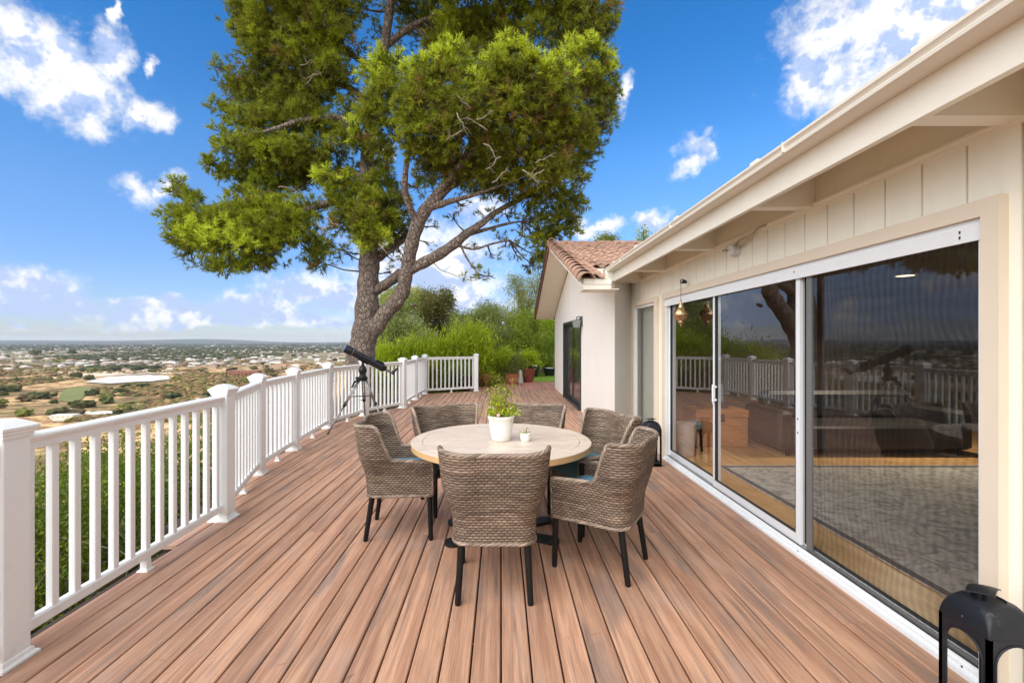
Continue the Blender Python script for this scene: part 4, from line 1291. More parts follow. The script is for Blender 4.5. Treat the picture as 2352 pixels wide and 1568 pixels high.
    if black_back:
        mb = MB(); mb.tube([pt(32, 0.66, 0.03), pt(32, 0.75, 0.035), pt(31, 0.84, 0.035), pt(30, ztop(S[30]) + 0.012, 0.03), pt(27, ztop(S[27]) + 0.014, 0.02)], [0.014, 0.02, 0.021, 0.017, 0.010], 10)
        obj('back_edge', mb, M['black_metal'], root, smooth=True)


CH = [
    ('cushion', (-0.040, 2.905), (0.0, 1.0), 'woven wicker armchair nearest the camera, its back turned to the picture'),
    ('cushion', (-0.795, 3.720), (0.998, 0.07), 'woven wicker armchair left of the round table, seen from its side'),
    ('cushion', (0.685, 3.165), (-0.848, 0.530), 'wicker armchair showing a blue seat cushion, right of the table front'),
    ('cushion_dark', (0.765, 3.880), (-0.913, -0.407), 'wicker armchair with dark cushion between the round table and the sliding door'),
    ('cushion', (-0.465, 4.270), (0.416, -0.910), 'wicker armchair behind the table, left of the white potted plant'),
    ('cushion', (0.265, 4.330), (-0.23, -0.97), 'wicker armchair behind the table, right of the white potted plant'),
]
for k, (cu, (x, y), d, lab) in enumerate(CH):
    root = empty('wicker_armchair', (x, y, 0), math.atan2(d[1], d[0]) - PI / 2, lab, 'armchair', 'wicker armchairs round the table')
    chair_parts(root, cu, black_back=False)

# ------------------------------------------------------------------ round table
tb = empty('round_table', (0.0, 3.64, 0.0), label='round table with pale stone top on a black cross foot', cat='table')
ZT = 0.750
mb = MB(); mb.lathe([(0.0, ZT - 0.03), (0.618, ZT - 0.03), (0.618, ZT - 0.002), (0.616, ZT), (0.0, ZT)], n=96); obj('tabletop', mb, M['table'], tb, smooth=True, angle=30)
nseg = 6
for k in range(nseg):
    a0 = 2 * PI * k / nseg - 0.98; a1 = a0 + 2 * PI / nseg - 0.0035
    v = []; f = []; K = 20
    pr = [(0.6205, ZT - 0.028), (0.6205, ZT - 0.002), (0.6225, ZT), (0.706, ZT), (0.710, ZT - 0.003)]
    for i in range(K + 1):
        a = a0 + (a1 - a0) * i / K
        for r, z in pr: v.append((r * math.cos(a), r * math.sin(a), z))
    for i in range(K):
        for j in range(len(pr) - 1): f.append((i * 5 + j, (i + 1) * 5 + j, (i + 1) * 5 + j + 1, i * 5 + j + 1))
    f.append((0, 1, 2, 3, 4)); f.append(tuple(K * 5 + j for j in (4, 3, 2, 1, 0)))
    mb = MB(); mb.add(v, f); obj('rim_segment', mb, M['table'], tb, smooth=True, angle=30)
    pr = [(0.58, ZT - 0.048), (0.704, ZT - 0.048), (0.708, ZT - 0.044), (0.7085, ZT - 0.004), (0.66, ZT - 0.004)]
    v = []; f = []
    for i in range(K + 1):
        a = a0 + (a1 - a0) * i / K
        for r, z in pr: v.append((r * math.cos(a), r * math.sin(a), z))
    for i in range(K):
        for j in range(5): f.append((i * 5 + j, (i + 1) * 5 + j, (i + 1) * 5 + (j + 1) % 5, i * 5 + (j + 1) % 5))
    f.append((0, 1, 2, 3, 4)); f.append(tuple(K * 5 + j for j in (4, 3, 2, 1, 0)))
    mb = MB(); mb.add(v, f); obj('edge_band', mb, M['table_edge'], tb, smooth=True, angle=30)
mb = MB(); mb.lathe([(0.0, 0.69), (0.20, 0.69), (0.20, 0.705), (0.0, 0.705)], n=24); mb.lathe([(0.055, 0.03), (0.045, 0.10), (0.042, 0.60), (0.075, 0.69)], n=24); mb.lathe([(0.0, 0.03), (0.10, 0.03), (0.11, 0.045), (0.06, 0.07), (0.0, 0.07)], n=24)
obj('pedestal', mb, M['black_metal'], tb, smooth=True, angle=40)
for a in (-2.62, -0.42, 0.52, 2.72):
    mb = MB(); d = Vector((math.cos(a), math.sin(a), 0)); q = Vector((-d.y, d.x, 0)); out = []
    L = 0.47; w = 0.045
    out += [d * 0.03 - q * w * 0.9, d * (L - 0.07) - q * w * 1.25]
    for k in range(9):
        b_ = -PI / 2 + PI * k / 8; out.append(d * (L - 0.05 + 0.062 * math.cos(b_)) + q * 0.062 * math.sin(b_))
    out += [d * (L - 0.07) + q * w * 1.25, d * 0.03 + q * w * 0.9]
    mb.prism([(p.x, p.y) for p in out], 'z', 0.004, 0.030); obj('foot', mb, M['black_metal'], tb)

# ------------------------------------------------------------------ leaves
def leaves(name, lobes, n, size, m, parent=None, aspect=0.45, up=0.3, shell=0.6, seed=0, droop=0.0, tone_up=0.35, kind=None):
    """many small four-cornered leaves through the lobes' volume (lobe = x, y, z, rx, ry, rz)"""
    g = np.random.default_rng(seed)
    lb = np.array([l[:6] for l in lobes], float)
    wgt = (lb[:, 3] * lb[:, 4] * lb[:, 5]) ** 0.7; wgt /= wgt.sum()
    idx = g.choice(len(lb), n, p=wgt)
    d = g.normal(size=(n, 3)); d /= np.linalg.norm(d, axis=1, keepdims=True)
    ph = g.uniform(0, 6.28, (len(lb), 4))[idx]
    bump = 1 + 0.16 * np.sin(d[:, 0] * 5 + ph[:, 0]) + 0.14 * np.sin(d[:, 1] * 7 + ph[:, 1]) + 0.16 * np.sin(d[:, 2] * 6 + ph[:, 2]) + 0.10 * np.sin((d[:, 0] + d[:, 2]) * 13 + ph[:, 3])
    r = (1 - shell * g.random(n) ** 1.6) * bump
    c = lb[idx, :3] + d * r[:, None] * lb[idx, 3:6]
    # cluster: leaves gather on sprigs
    ns = max(1, n // 14)
    spr = g.integers(0, n, ns); own = g.integers(0, ns, n)
    near = g.random(n) < 0.6
    c2 = c[spr[own]] + g.normal(0, size * 1.5, (n, 3))
    c = np.where(near[:, None], c2, c)
    ax = d * 0.8 + g.normal(0, 0.7, (n, 3)); ax[:, 2] += up - droop
    ax /= np.linalg.norm(ax, axis=1, keepdims=True)
    sd = np.cross(ax, g.normal(size=(n, 3))); sd /= np.linalg.norm(sd, axis=1, keepdims=True) + 1e-9
    s = size * g.uniform(0.6, 1.35, n)[:, None]
    v = np.stack([c, c + ax * s * 0.5 + sd * s * aspect * 0.5, c + ax * s, c + ax * s * 0.5 - sd * s * aspect * 0.5], 1)
    tone = np.clip(0.5 + g.normal(0, 0.17, n) + tone_up * (g.random(len(lb))[idx] - 0.5), 0, 1)
    me = np_mesh(name, v, 4, tone, m)
    o = obj(name, me, None, parent)
    if kind: o['kind'] = kind
    return o


def rod(mb, a, b_, r0, r1, n=6, wob=0.0, rr=random, k=4):
    a, b_ = Vector(a), Vector(b_); L = (b_ - a).length; pts = []
    for i in range(k + 1):
        p = a.lerp(b_, i / k)
        if 0 < i < k: p += Vector([rr.uniform(-1, 1) for _ in range(3)]) * wob * L
        pts.append(p)
    mb.tube(pts, [r0 + (r1 - r0) * i / k for i in range(k + 1)], n)
    return pts


def bush(name, label, cat, lobes, n, size, m, group=None, seed=0, trunk=True, stem='twig_dark', base=None, tr=0.05, **kw):
    """plant with woody stems and leaves; lobes in world coordinates"""
    g = random.Random(seed)
    if base is None:
        bx = sum(l[0] for l in lobes) / len(lobes); by = sum(l[1] for l in lobes) / len(lobes)
        base = (bx, by, min(l[2] - l[5] for l in lobes) - 0.05)
    root = empty(name, base, label=label, cat=cat, group=group)
    B = Vector(base)
    L = [(l[0] - B.x, l[1] - B.y, l[2] - B.z, l[3], l[4], l[5]) for l in lobes]
    mb = MB()
    for l in L:
        c = Vector(l[:3])
        mid = Vector((c.x * 0.35, c.y * 0.35, c.z * 0.55))
        mb.tube([Vector((0, 0, 0)), mid, c], [tr, tr * 0.65, tr * 0.3], 6)
        for _ in range(6):
            e = c + Vector((g.uniform(-1, 1) * l[3], g.uniform(-1, 1) * l[4], g.uniform(-.7, 1) * l[5])) * 0.85
            rod(mb, c.lerp(mid, g.uniform(0, .5)), e, tr * 0.25, tr * 0.06, 5, 0.06, g)
    obj('trunk' if cat == 'tree' else 'stem', mb, M[stem], root, smooth=True)
    leaves('foliage', L, n, size, m, root, seed=seed, **kw)
    return root


def lob(x, y, Z, rx, ry, rz=None):
    """a lobe from a pixel position, radii in pixels, at depth Z"""
    p = W(x, y, Z); k = Z / F
    return (p.x, p.y, p.z, rx * k, (rz if rz else (rx + ry) / 2) * k, ry * k)

# ------------------------------------------------------------------ things on the table
def pot_profile(rt, rb, h, th=0.012, lip=0.008):
    return [(0, 0), (rb * 0.93, 0), (rb, 0.006), (rt - lip * 0.4, h * 0.88), (rt + lip * 0.3, h * 0.92), (rt + lip * 0.5, h * 0.96), (rt + lip * 0.2, h), (rt - th, h), (rt - th - 0.004, h * 0.86), (0, h * 0.86)]
pt_ = empty('potted_plant', (0.0, 3.60, ZT), label='large white pot of fresh green plants on the round table', cat='potted plant')
PP = [(0, 0), (0.066, 0), (0.073, 0.006), (0.084, 0.06), (0.094, 0.12), (0.100, 0.172), (0.105, 0.178), (0.107, 0.188), (0.104, 0.196), (0.094, 0.196), (0.090, 0.178), (0, 0.178)]
mb = MB(); mb.lathe(PP, n=48); obj('pot', mb, M['pot_white'], pt_, smooth=True, angle=45)
mb = MB(); mb.lathe([(0.0, 0.183), (0.088, 0.181), (0.088, 0.170), (0, 0.17)], n=24); obj('soil', mb, M['soil'], pt_)
leaves('foliage', [(-0.05, 0, 0.22, 0.055, 0.06, 0.035), (0.055, -0.01, 0.225, 0.055, 0.06, 0.035), (0.0, -0.03, 0.215, 0.08, 0.05, 0.028), (-0.045, 0.01, 0.29, 0.035, 0.035, 0.06), (0.0, 0.0, 0.27, 0.045, 0.045, 0.05), (-0.02, 0, 0.335, 0.02, 0.02, 0.04)], 900, 0.024, M['lime'], pt_, seed=4, aspect=0.45, up=0.8, tone_up=.7)
g = random.Random(8); mb = MB()
for a in (-1.0, -0.3, 0.2, 0.7, 1.2, 0.45, -0.7, 0.0):
    e = Vector((a * 0.075 + g.uniform(-.01, .01), g.uniform(-.03, .03), 0.34 + g.uniform(0.0, 0.09)))
    rod(mb, (a * 0.03, g.uniform(-.03, .03), 0.19), e, 0.0035, 0.0012, 5, 0.05, g)
obj('stalk', mb, simple('tan_plant_stalk', (0.38, 0.24, 0.10), 0.7), pt_, smooth=True)
leaves('upper_leaves', [(0.0, 0, 0.385, 0.016, 0.016, 0.035), (0.042, 0, 0.39, 0.015, 0.015, 0.05), (-0.045, 0, 0.33, 0.02, 0.02, 0.05), (0.05, 0, 0.345, 0.018, 0.018, 0.035), (-0.07, 0, 0.40, 0.008, 0.008, 0.02)], 300, 0.024, M['gold'], pt_, seed=5, up=0.9)
mb = MB(); mb.lathe([(0.0, -0.014), (0.012, -0.010), (0.017, 0.0), (0.012, 0.011), (0, 0.014)], n=12); obj('pink_rosette', mb, simple('pinkish_succulent', (0.62, 0.40, 0.30), 0.6), pt_, smooth=True, loc=(-0.02, -0.075, 0.208))
for x, y in ((-0.09, 0.0), (-0.062, -0.03), (0.075, -0.05), (-0.03, 0.0), (0.09, -0.01)):
    mb = MB(); mb.lathe([(0.0, 0.0), (0.004, 0.004), (0.010, 0.012), (0.0, 0.010)], n=7); obj('white_flower', mb, M['white_gravel'], pt_, loc=(x, y, 0.236 + abs(x) * 0.2))
leaves('red_tips', [(-0.065, 0, .37, .012, .012, .05), (0.055, 0, .40, .012, .012, .04), (0, -.04, .25, .06, .03, .03)], 70, .018, M['peach'], pt_, seed=15, up=.8)
sp_ = empty('small_pot', (0.19, 3.565, ZT), label='tiny white round pot holding a wiry sprig on the table', cat='potted plant')
mb = MB(); mb.lathe([(0, 0), (0.030, 0), (0.037, 0.010), (0.041, 0.030), (0.041, 0.064), (0.037, 0.067), (0.035, 0.06), (0, 0.055)], n=32); obj('pot', mb, M['pot_white'], sp_, smooth=True, angle=50)
mb = MB(); mb.tube([(0.003, 0, 0.055), (0.008, 0, 0.09), (0.018, 0, 0.112)], [0.004, 0.003, 0.002], 6); mb.tube([(-0.042, -0.01, 0.074), (-0.02, -0.01, 0.066), (0.0, 0, 0.064), (0.04, 0, 0.074)], 0.0035, 6); obj('sprig', mb, simple('olive_stem', (0.25, 0.20, 0.06), 0.7), sp_, smooth=True)
leaves('foliage', [(0, 0, 0.066, 0.03, 0.03, 0.006)], 60, 0.014, M['gold'], sp_, seed=6)

# ------------------------------------------------------------------ telescope
tel = empty('telescope', (-2.45, 8.1, 0.0), label='black telescope on a tall silver and black tripod by the railing', cat='telescope')
T0 = Vector((-2.45, 8.1, 0))
def tq(name, mb, m, **k): return obj(name, mb, m, tel, **k)
def tv(p): return Vector(p) - T0
apex = tv(W(833, 868, 8.1))
feet = [(-2.87, 7.52), (-2.02, 7.95), (-2.62, 8.78)]
for k, (fx, fy) in enumerate(feet):
    f_ = tv((fx, fy, 0.0)); d = f_ - apex; top = apex + Vector((d.x, d.y, 0)).normalized() * 0.05
    mb = MB(); perp = Vector((-d.y, d.x, 0)).normalized() * 0.018
    kn = top.lerp(f_, 0.50)
    for s in (-1, 1): mb.tube([top + perp * s, kn + perp * s], 0.012, 8)
    tq('leg', mb, M['steel'], smooth=True)
    mb = MB(); mb.tube([top.lerp(f_, 0.42), top.lerp(f_, 0.985)], 0.0135, 8); mb2 = tq('lower_leg', mb, M['steel'], smooth=True)
    mb = MB(); mb.tube([kn - d.normalized() * 0.03, kn + d.normalized() * 0.03], 0.026, 10); mb.tube([kn + perp, kn + perp * 3.2], 0.009, 8)
    tq('leg_clamp', mb, M['black_metal'])
    mb = MB(); mb.tube([top.lerp(f_, 0.975), f_ + Vector((0, 0, 0.001))], [0.013, 0.016], 8); tq('rubber_foot', mb, M['seal'])
    mb = MB(); cc = apex + Vector((0, 0, -0.32)); mb.tube([cc, top.lerp(f_, 0.345)], 0.008, 6); tq('brace', mb, M['black_metal'])
mb = MB(); mb.lathe([(0.0, -0.06), (0.05, -0.05), (0.085, -0.03), (0.09, 0.01), (0.065, 0.03), (0.055, 0.06), (0.062, 0.10), (0.075, 0.12), (0.07, 0.16), (0.045, 0.21), (0, 0.22)], tuple(apex), 16); tq('mount_head', mb, M['black_metal'], smooth=True, angle=40)
mb = MB(); mb.tube([apex + Vector((-.03, -.03, .0)), apex + Vector((-.12, -.10, -0.07)), apex + Vector((-0.15, -.12, -0.16))], [0.012, 0.02, 0.014], 8); mb.tube([apex + Vector((0.03, -0.05, 0.08)), apex + Vector((0.10, -0.12, 0.03))], 0.009, 8); mb.box(apex.x - 0.10, apex.x + 0.02, apex.y - 0.09, apex.y - 0.04, apex.z - 0.02, apex.z + 0.025)
tq('slow_motion_control', mb, M['black_metal'])
p1 = tv(W(794, 800.5, 7.95)); p2 = tv(W(876, 843, 8.25)); ax = (p2 - p1).normalized()
def along(a): return p1 + ax * a
L = (p2 - p1).length
mb = MB(); mb.tube([along(0.12), along(L)], [0.062, 0.062], 28); tq('tube', mb, M['tele_black'], smooth=True, angle=40)
mb = MB(); mb.tube([along(-0.02), along(0.0), along(0.12)], [0.068, 0.074, 0.074], 28); tq('dew_shield', mb, M['tele_black'], smooth=True, angle=40)
mb = MB(); mb.tube([along(0.121), along(0.130)], 0.0755, 28); tq('silver_ring', mb, M['steel'], smooth=True, angle=40)
mb = MB(); mb.tube([along(L), along(L + 0.03), along(L + 0.07), along(L + 0.085)], [0.068, 0.068, 0.050, 0.032], 20)
upv = Vector((0, 0, 1)) - ax * ax.z; upv.normalize(); sdv = ax.cross(upv)
mb.tube([along(L + 0.02) - upv * 0.05 + sdv * 0.05, along(L + 0.02) - upv * 0.05 - sdv * 0.05], 0.018, 10)
tq('focuser', mb, M['black_metal'], smooth=True, angle=40)
mb = MB(); mb.tube([along(L + 0.085), along(L + 0.22)], 0.026, 14); tq('drawtube', mb, M['steel'], smooth=True, angle=40)
mb = MB(); e = along(L + 0.22); mb.tube([e, e + ax * 0.05], 0.024, 12); mb.tube([e + ax * 0.03, e + ax * 0.035 + upv * 0.05, e + ax * 0.045 + upv * 0.11], [0.016, 0.018, 0.022], 12); mb.tube([e + ax * 0.0, e + upv * 0.05], 0.012, 8)
tq('eyepiece', mb, M['black_metal'], smooth=True, angle=40)
mb = MB(); mb.tube([along(L * 0.80) + upv * 0.075, along(L * 1.02) + upv * 0.075], 0.014, 12); mb.tube([along(L * .86) + upv * .04, along(L * .86) + upv * .08], 0.008, 8); mb.tube([along(L * .98) + upv * .04, along(L * .98) + upv * .08], 0.008, 8); tq('finder_scope', mb, M['black_metal'], smooth=True, angle=40)
mb = MB(); mb.tube([along(L * 0.42), along(L * 0.42 + 0.02)], 0.068, 20); mb.tube([along(L * 0.62), along(L * 0.62 + 0.02)], 0.068, 20); c_ = along(L * 0.52) - upv * 0.06; mb.tube([along(L * .40) - upv * .062, along(L * .66) - upv * .062], 0.014, 8); mb.tube([c_, apex + Vector((0, 0, 0.14))], 0.026, 10); tq('cradle', mb, M['black_metal'])

# ------------------------------------------------------------------ floor lanterns
def floor_lantern(loc, w, h, label, group, rz=0.0, m=None):
    root = empty('floor_lantern', loc, rz, label, 'lantern', group)
    m = m or M['black_metal']
    hw = w / 2; zs = h * 0.80
    # four arched side frames
    ni = 14
    inner = [(-hw + 0.022, 0.05)]
    ra = hw - 0.022; zc = zs - 0.020 - ra
    for k in range(ni + 1):
        a = PI - PI * k / ni; inner.append((ra * math.cos(a), zc + ra * math.sin(a)))
    inner.append((hw - 0.022, 0.05))
    def outer(q):
        x, z = q; cx, cz = 0.0, (0.0 + zs) / 2
        dx_, dz_ = x - cx, z - cz
        s = min(hw / abs(dx_) if abs(dx_) > 1e-6 else 1e9, ((zs) / 2) / abs(dz_) if abs(dz_) > 1e-6 else 1e9)
        return (cx + dx_ * s, cz + dz_ * s)
    inn = []
    for i in range(len(inner)):
        inn.append(inner[i]); j = (i + 1) % len(inner)
        if abs(inner[i][1] - inner[j][1]) > 0.1:
            for q in (0.15, 0.4, 0.7, 0.9): inn.append((inner[i][0] + (inner[j][0] - inner[i][0]) * q, inner[i][1] + (inner[j][1] - inner[i][1]) * q))
    # insert exact rectangle corners by snapping the nearest outer points
    out = [outer(q) for q in inn]
    for cxz in ((-hw, 0.0), (hw, 0.0), (-hw, zs), (hw, zs)):
        i = min(range(len(out)), key=lambda k: (out[k][0] - cxz[0]) ** 2 + (out[k][1] - cxz[1]) ** 2); out[i] = cxz
    n = len(inn); th = 0.014
    for s in range(4):
        v = []; f = []
        for d_ in (0, th):
            v += [(p[0], -hw + d_, p[1]) for p in out]; v += [(p[0], -hw + d_, p[1]) for p in inn]
        for i in range(n):
            j = (i + 1) % n
            f.append((i, j, n + j, n + i)); f.append((2 * n + i, 3 * n + i, 3 * n + j, 2 * n + j)); f.append((n + i, n + j, 3 * n + j, 3 * n + i)); f.append((i, 2 * n + i, 2 * n + j, j))
        me = MB(); me.add(v, f); o = obj('side_frame', me, m, root, rot=(0, 0, s * PI / 2)); 
        me = MB(); me.tube([(p[0], -hw - 0.001, p[1]) for p in inner], 0.004, 6); obj('arch_bead', me, m, root, rot=(0, 0, s * PI / 2), smooth=True)
    # rounded shoulder up to a flat round vent
    def rsq(hs, rc, z, K=6):
        o_ = []
        for q, (sx, sy) in enumerate(((1, 1), (-1, 1), (-1, -1), (1, -1))):
            for k in range(K):
                a = q * PI / 2 + PI / 2 * k / (K - 1)
                o_.append(((hs - rc) * sx + rc * math.cos(a), (hs - rc) * sy + rc * math.sin(a), z))
        return o_
    mb = MB(); v = []; f = []
    rings = [(hw, 0.004, zs - 0.001), (hw * 1.0, 0.006, zs + h * 0.02), (hw * 0.96, 0.012, zs + h * 0.07), (hw * 0.87, 0.025, zs + h * 0.125), (hw * 0.72, hw * 0.45, zs + h * 0.165), (hw * 0.56, hw * 0.56, zs + h * 0.178), (hw * 0.53, hw * 0.53, zs + h * 0.182), (hw * 0.50, hw * 0.50, zs + h * 0.172), (0.001, 0.001, zs + h * 0.165)]
    for hs, rc, z in rings: v += rsq(hs, min(rc, hs), z)
    q = 24
    for i in range(len(rings) - 1):
        for k in range(q): f.append((i * q + k, i * q + (k + 1) % q, (i + 1) * q + (k + 1) % q, (i + 1) * q + k))
    mb.add(v, f); obj('dome', mb, m, root, smooth=True, angle=55)
    mb = MB(); mb.box(-hw, hw, -hw, hw, 0.0, 0.03); obj('base', mb, m, root)
    mb = MB(); zt = zs + h * 0.17
    mb.tube([(0.02, 0.03, zt), (0.02, 0.03, zt + h * 0.055)], 0.006, 8); mb.tube([(-0.03, 0.0, zt), (-0.03, 0.0, zt + h * 0.055)], 0.006, 8)
    obj('cap_stud', mb, m, root)
    mb = MB(); v = []; f = []
    K = 9; cw, cd = hw * 0.62, hw * 0.42
    for a_ in range(K):
        for b_ in range(K):
            s, t_ = a_ / (K - 1) * 2 - 1, b_ / (K - 1) * 2 - 1
            z = 0.012 * (1 - s * s) - 0.004 * t_ * t_
            v.append((s * cw, t_ * cd, z)); 
    for a_ in range(K):
        for b_ in range(K):
            p = v[a_ * K + b_]; v.append((p[0], p[1], p[2] - 0.005))
    for a_ in range(K - 1):
        for b_ in range(K - 1):
            i = a_ * K + b_; f.append((i, i + K, i + K + 1, i + 1)); f.append((K * K + i, K * K + i + 1, K * K + i + K + 1, K * K + i + K))
    for a_ in range(K - 1):
        for (i, j) in ((a_ * K, (a_ + 1) * K), (a_ * K + K - 1, (a_ + 1) * K + K - 1), (a_, a_ + 1), ((K - 1) * K + a_, (K - 1) * K + a_ + 1)): f.append((i, j, K * K + j, K * K + i))
    mb.add(v, f); obj('vent_cap', mb, m, root, smooth=True, angle=60, loc=(-0.005, 0.012, zt + h * 0.058), rot=(R(-9), R(6), R(35)))
    mb = MB(); mb.lathe([(0, 0.03), (0.030, 0.03), (0.030, 0.12), (0.0, 0.125)], n=16); obj('candle', mb, simple('ivory_candle_wax', (0.70, 0.64, 0.50), 0.5), root, smooth=True, angle=40)
rust, t, b = mat('worn_black_metal'); b.inputs['Specular IOR Level'].default_value = 0.35
co = t.node('ShaderNodeTexCoord').outputs['Object']
c = t.mix(t.smooth(t.noise(co, 18.0, 6.0, 0.7), 0.60, 0.72), (0.010, 0.012, 0.017), (0.06, 0.052, 0.045))
c = t.mix(t.smooth(t.noise(co, 55.0, 3.0, 0.6), 0.73, 0.76), c, (0.35, 0.33, 0.30))
t.put(b.inputs['Base Color'], c); b.inputs['Roughness'].default_value = 0.42
bn = t.node('ShaderNodeBump'); bn.inputs['Strength'].default_value = 0.15; bn.inputs['Distance'].default_value = 0.003
t.put(bn.inputs['Height'], t.noise(co, 160.0, 3.0, 0.6)); t.put(b.inputs['Normal'], bn.outputs[0])
floor_lantern((1.855, 1.735, 0), 0.19, 0.565, 'black metal floor lantern with arched sides at the near end of the door', 'black floor lanterns', m=rust)
floor_lantern((1.87, 5.66, 0), 0.19, 0.55, 'black metal floor lantern half hidden behind the wicker chairs by the door', 'black floor lanterns', m=rust)

# ------------------------------------------------------------------ the big pine
ZP = 12.0
pine = empty('pine_tree', (W(830, 900, ZP).x, ZP, ground(-3.6, 12)), label='huge spreading pine with a forked trunk rising behind the white railing', cat='tree')
PB = Vector(pine.location)
def pw_(x, y, dz=0.0): return W(x, y, ZP + dz) - PB
limbs = [
    # (points (x, y, depth offset), radii)
    ([(826, 980, 0), (827, 828, 0), (838, 768, 0), (843, 707, 0), (846, 647, .05), (848, 602, .1), (846, 520, .1), (841, 407, .1), (850, 300, .2), (870, 180, .3), (890, 60, .4), (905, -80, .5), (915, -250, .6)], [.46, .36, .33, .30, .27, .26, .22, .18, .16, .14, .12, .10, .05]),
    ([(838, 770, 0), (862, 752, -.1), (885, 720, -.2), (910, 692, -.3), (925, 668, -.4), (932, 630, -.5), (940, 592, -.6), (949, 547, -.7), (964, 506, -.8), (985, 472, -.9), (1020, 437, -1.0), (1050, 400, -1.0), (1080, 340, -1.1), (1100, 260, -1.2)], [.24, .22, .20, .19, .19, .17, .165, .17, .16, .15, .13, .11, .09, .06]),
    ([(936, 622, -.5), (970, 605, -.55), (1009, 584, -.6), (1048, 557, -.6), (1072, 536, -.6), (1108, 512, -.6), (1138, 488, -.5), (1180, 465, -.4), (1230, 440, -.2), (1280, 420, 0)], [.14, .145, .14, .13, .11, .085, .07, .06, .05, .03]),
    ([(862, 668, 0), (880, 657, -.1), (900, 643, -.25), (920, 626, -.4)], [.13, .13, .13, .12]),
    ([(852, 605, .1), (868, 590, .2), (898, 569, .3), (934, 542, .4), (955, 520, .5), (990, 480, .6)], [.16, .14, .12, .10, .08, .04]),
    ([(982, 478, -.9), (1010, 470, -1.0), (1035, 462, -1.1), (1080, 450, -1.2), (1140, 430, -1.2)], [.10, .09, .07, .05, .03]),
    ([(1060, 545, -.6), (1100, 532, -.5), (1160, 515, -.3), (1200, 508, -.1)], [.05, .045, .035, .02]),
    ([(1055, 565, -.6), (1090, 572, -.5), (1130, 560, -.4), (1170, 552, -.3)], [.035, .03, .025, .02]),
    ([(1058, 562, -.6), (1068, 585, -.6), (1085, 612, -.6), (1100, 630, -.6)], [.03, .025, .02, .012]),
    ([(990, 595, -.6), (1010, 618, -.6), (1040, 630, -.6), (1060, 640, -.6)], [.012, .010, .008, .006]),
    ([(844, 480, .1), (800, 465, 0), (740, 470, -.3), (660, 500, -.6), (560, 540, -.9), (480, 540, -1.1)], [.13, .11, .09, .07, .05, .03]),
    ([(842, 410, .1), (800, 395, .3), (740, 400, .5), (660, 420, .6), (580, 400, .6), (500, 385, .5)], [.12, .10, .08, .06, .04, .025]),
    ([(845, 330, .2), (790, 275, 0), (740, 272, -.2), (687, 278, -.3), (620, 300, -.4), (560, 310, -.4)], [.12, .09, .085, .07, .05, .03]),
    ([(855, 250, .2), (800, 200, .5), (720, 190, .8), (640, 180, .8), (560, 190, .8)], [.10, .08, .06, .05, .03]),
    ([(870, 170, .3), (800, 120, .1), (720, 80, 0), (640, 70, 0), (580, 50, 0)], [.10, .08, .06, .05, .03]),
    ([(880, 110, .4), (950, 60, .6), (1040, 30, .8), (1150, 20, 1.0), (1280, 40, 1.0)], [.10, .09, .08, .06, .03]),
    ([(1000, 450, -1.0), (1040, 400, -1.3), (1100, 330, -1.7), (1160, 260, -2.0), (1220, 200, -2.2)], [.10, .09, .08, .06, .04]),
    ([(1030, 430, -1.0), (1130, 380, -.4), (1230, 340, .2), (1320, 290, .6), (1370, 200, .8)], [.09, .08, .07, .05, .03]),
    ([(960, 515, -.8), (930, 440, -1.2), (940, 340, -1.6), (960, 260, -1.8)], [.09, .08, .06, .04]),
]
mb = MB()
nodes = []
for pts, rd in limbs:
    P_ = [pw_(*p) for p in pts]
    # smooth by Catmull-Rom
    Q = []; Rr = []
    for i in range(len(P_) - 1):
        a, b_, c_, d_ = P_[max(i - 1, 0)], P_[i], P_[i + 1], P_[min(i + 2, len(P_) - 1)]
        for k in range(4):
            s = k / 4
            Q.append(0.5 * ((2 * b_) + (-a + c_) * s + (2 * a - 5 * b_ + 4 * c_ - d_) * s * s + (-a + 3 * b_ - 3 * c_ + d_) * s ** 3))
            Rr.append(rd[i] + (rd[i + 1] - rd[i]) * s)
    Q.append(P_[-1]); Rr.append(rd[-1])
    Rr = [r * (1 + 0.07 * math.sin(i * 1.7)) for i, r in enumerate(Rr)]
    mb.tube(Q, Rr, 18 if rd[0] > .15 else 10)
    nodes += [(q, r) for q, r in zip(Q, Rr)]
obj('trunk', mb, M['bark'], pine, smooth=True)
mb = MB(); ct = pw_(921, 695, -.55); mb.tube([ct + Vector((0.01, -.12, 0)), ct + Vector((0.01, -.17, 0))], [0.075, 0.05], 12); ct = pw_(945, 702, -.4); mb.tube([ct, ct + Vector((0.12, -.05, 0.03))], [0.05, 0.04], 10)
obj('branch_stub', mb, M['bark'], pine, smooth=True)

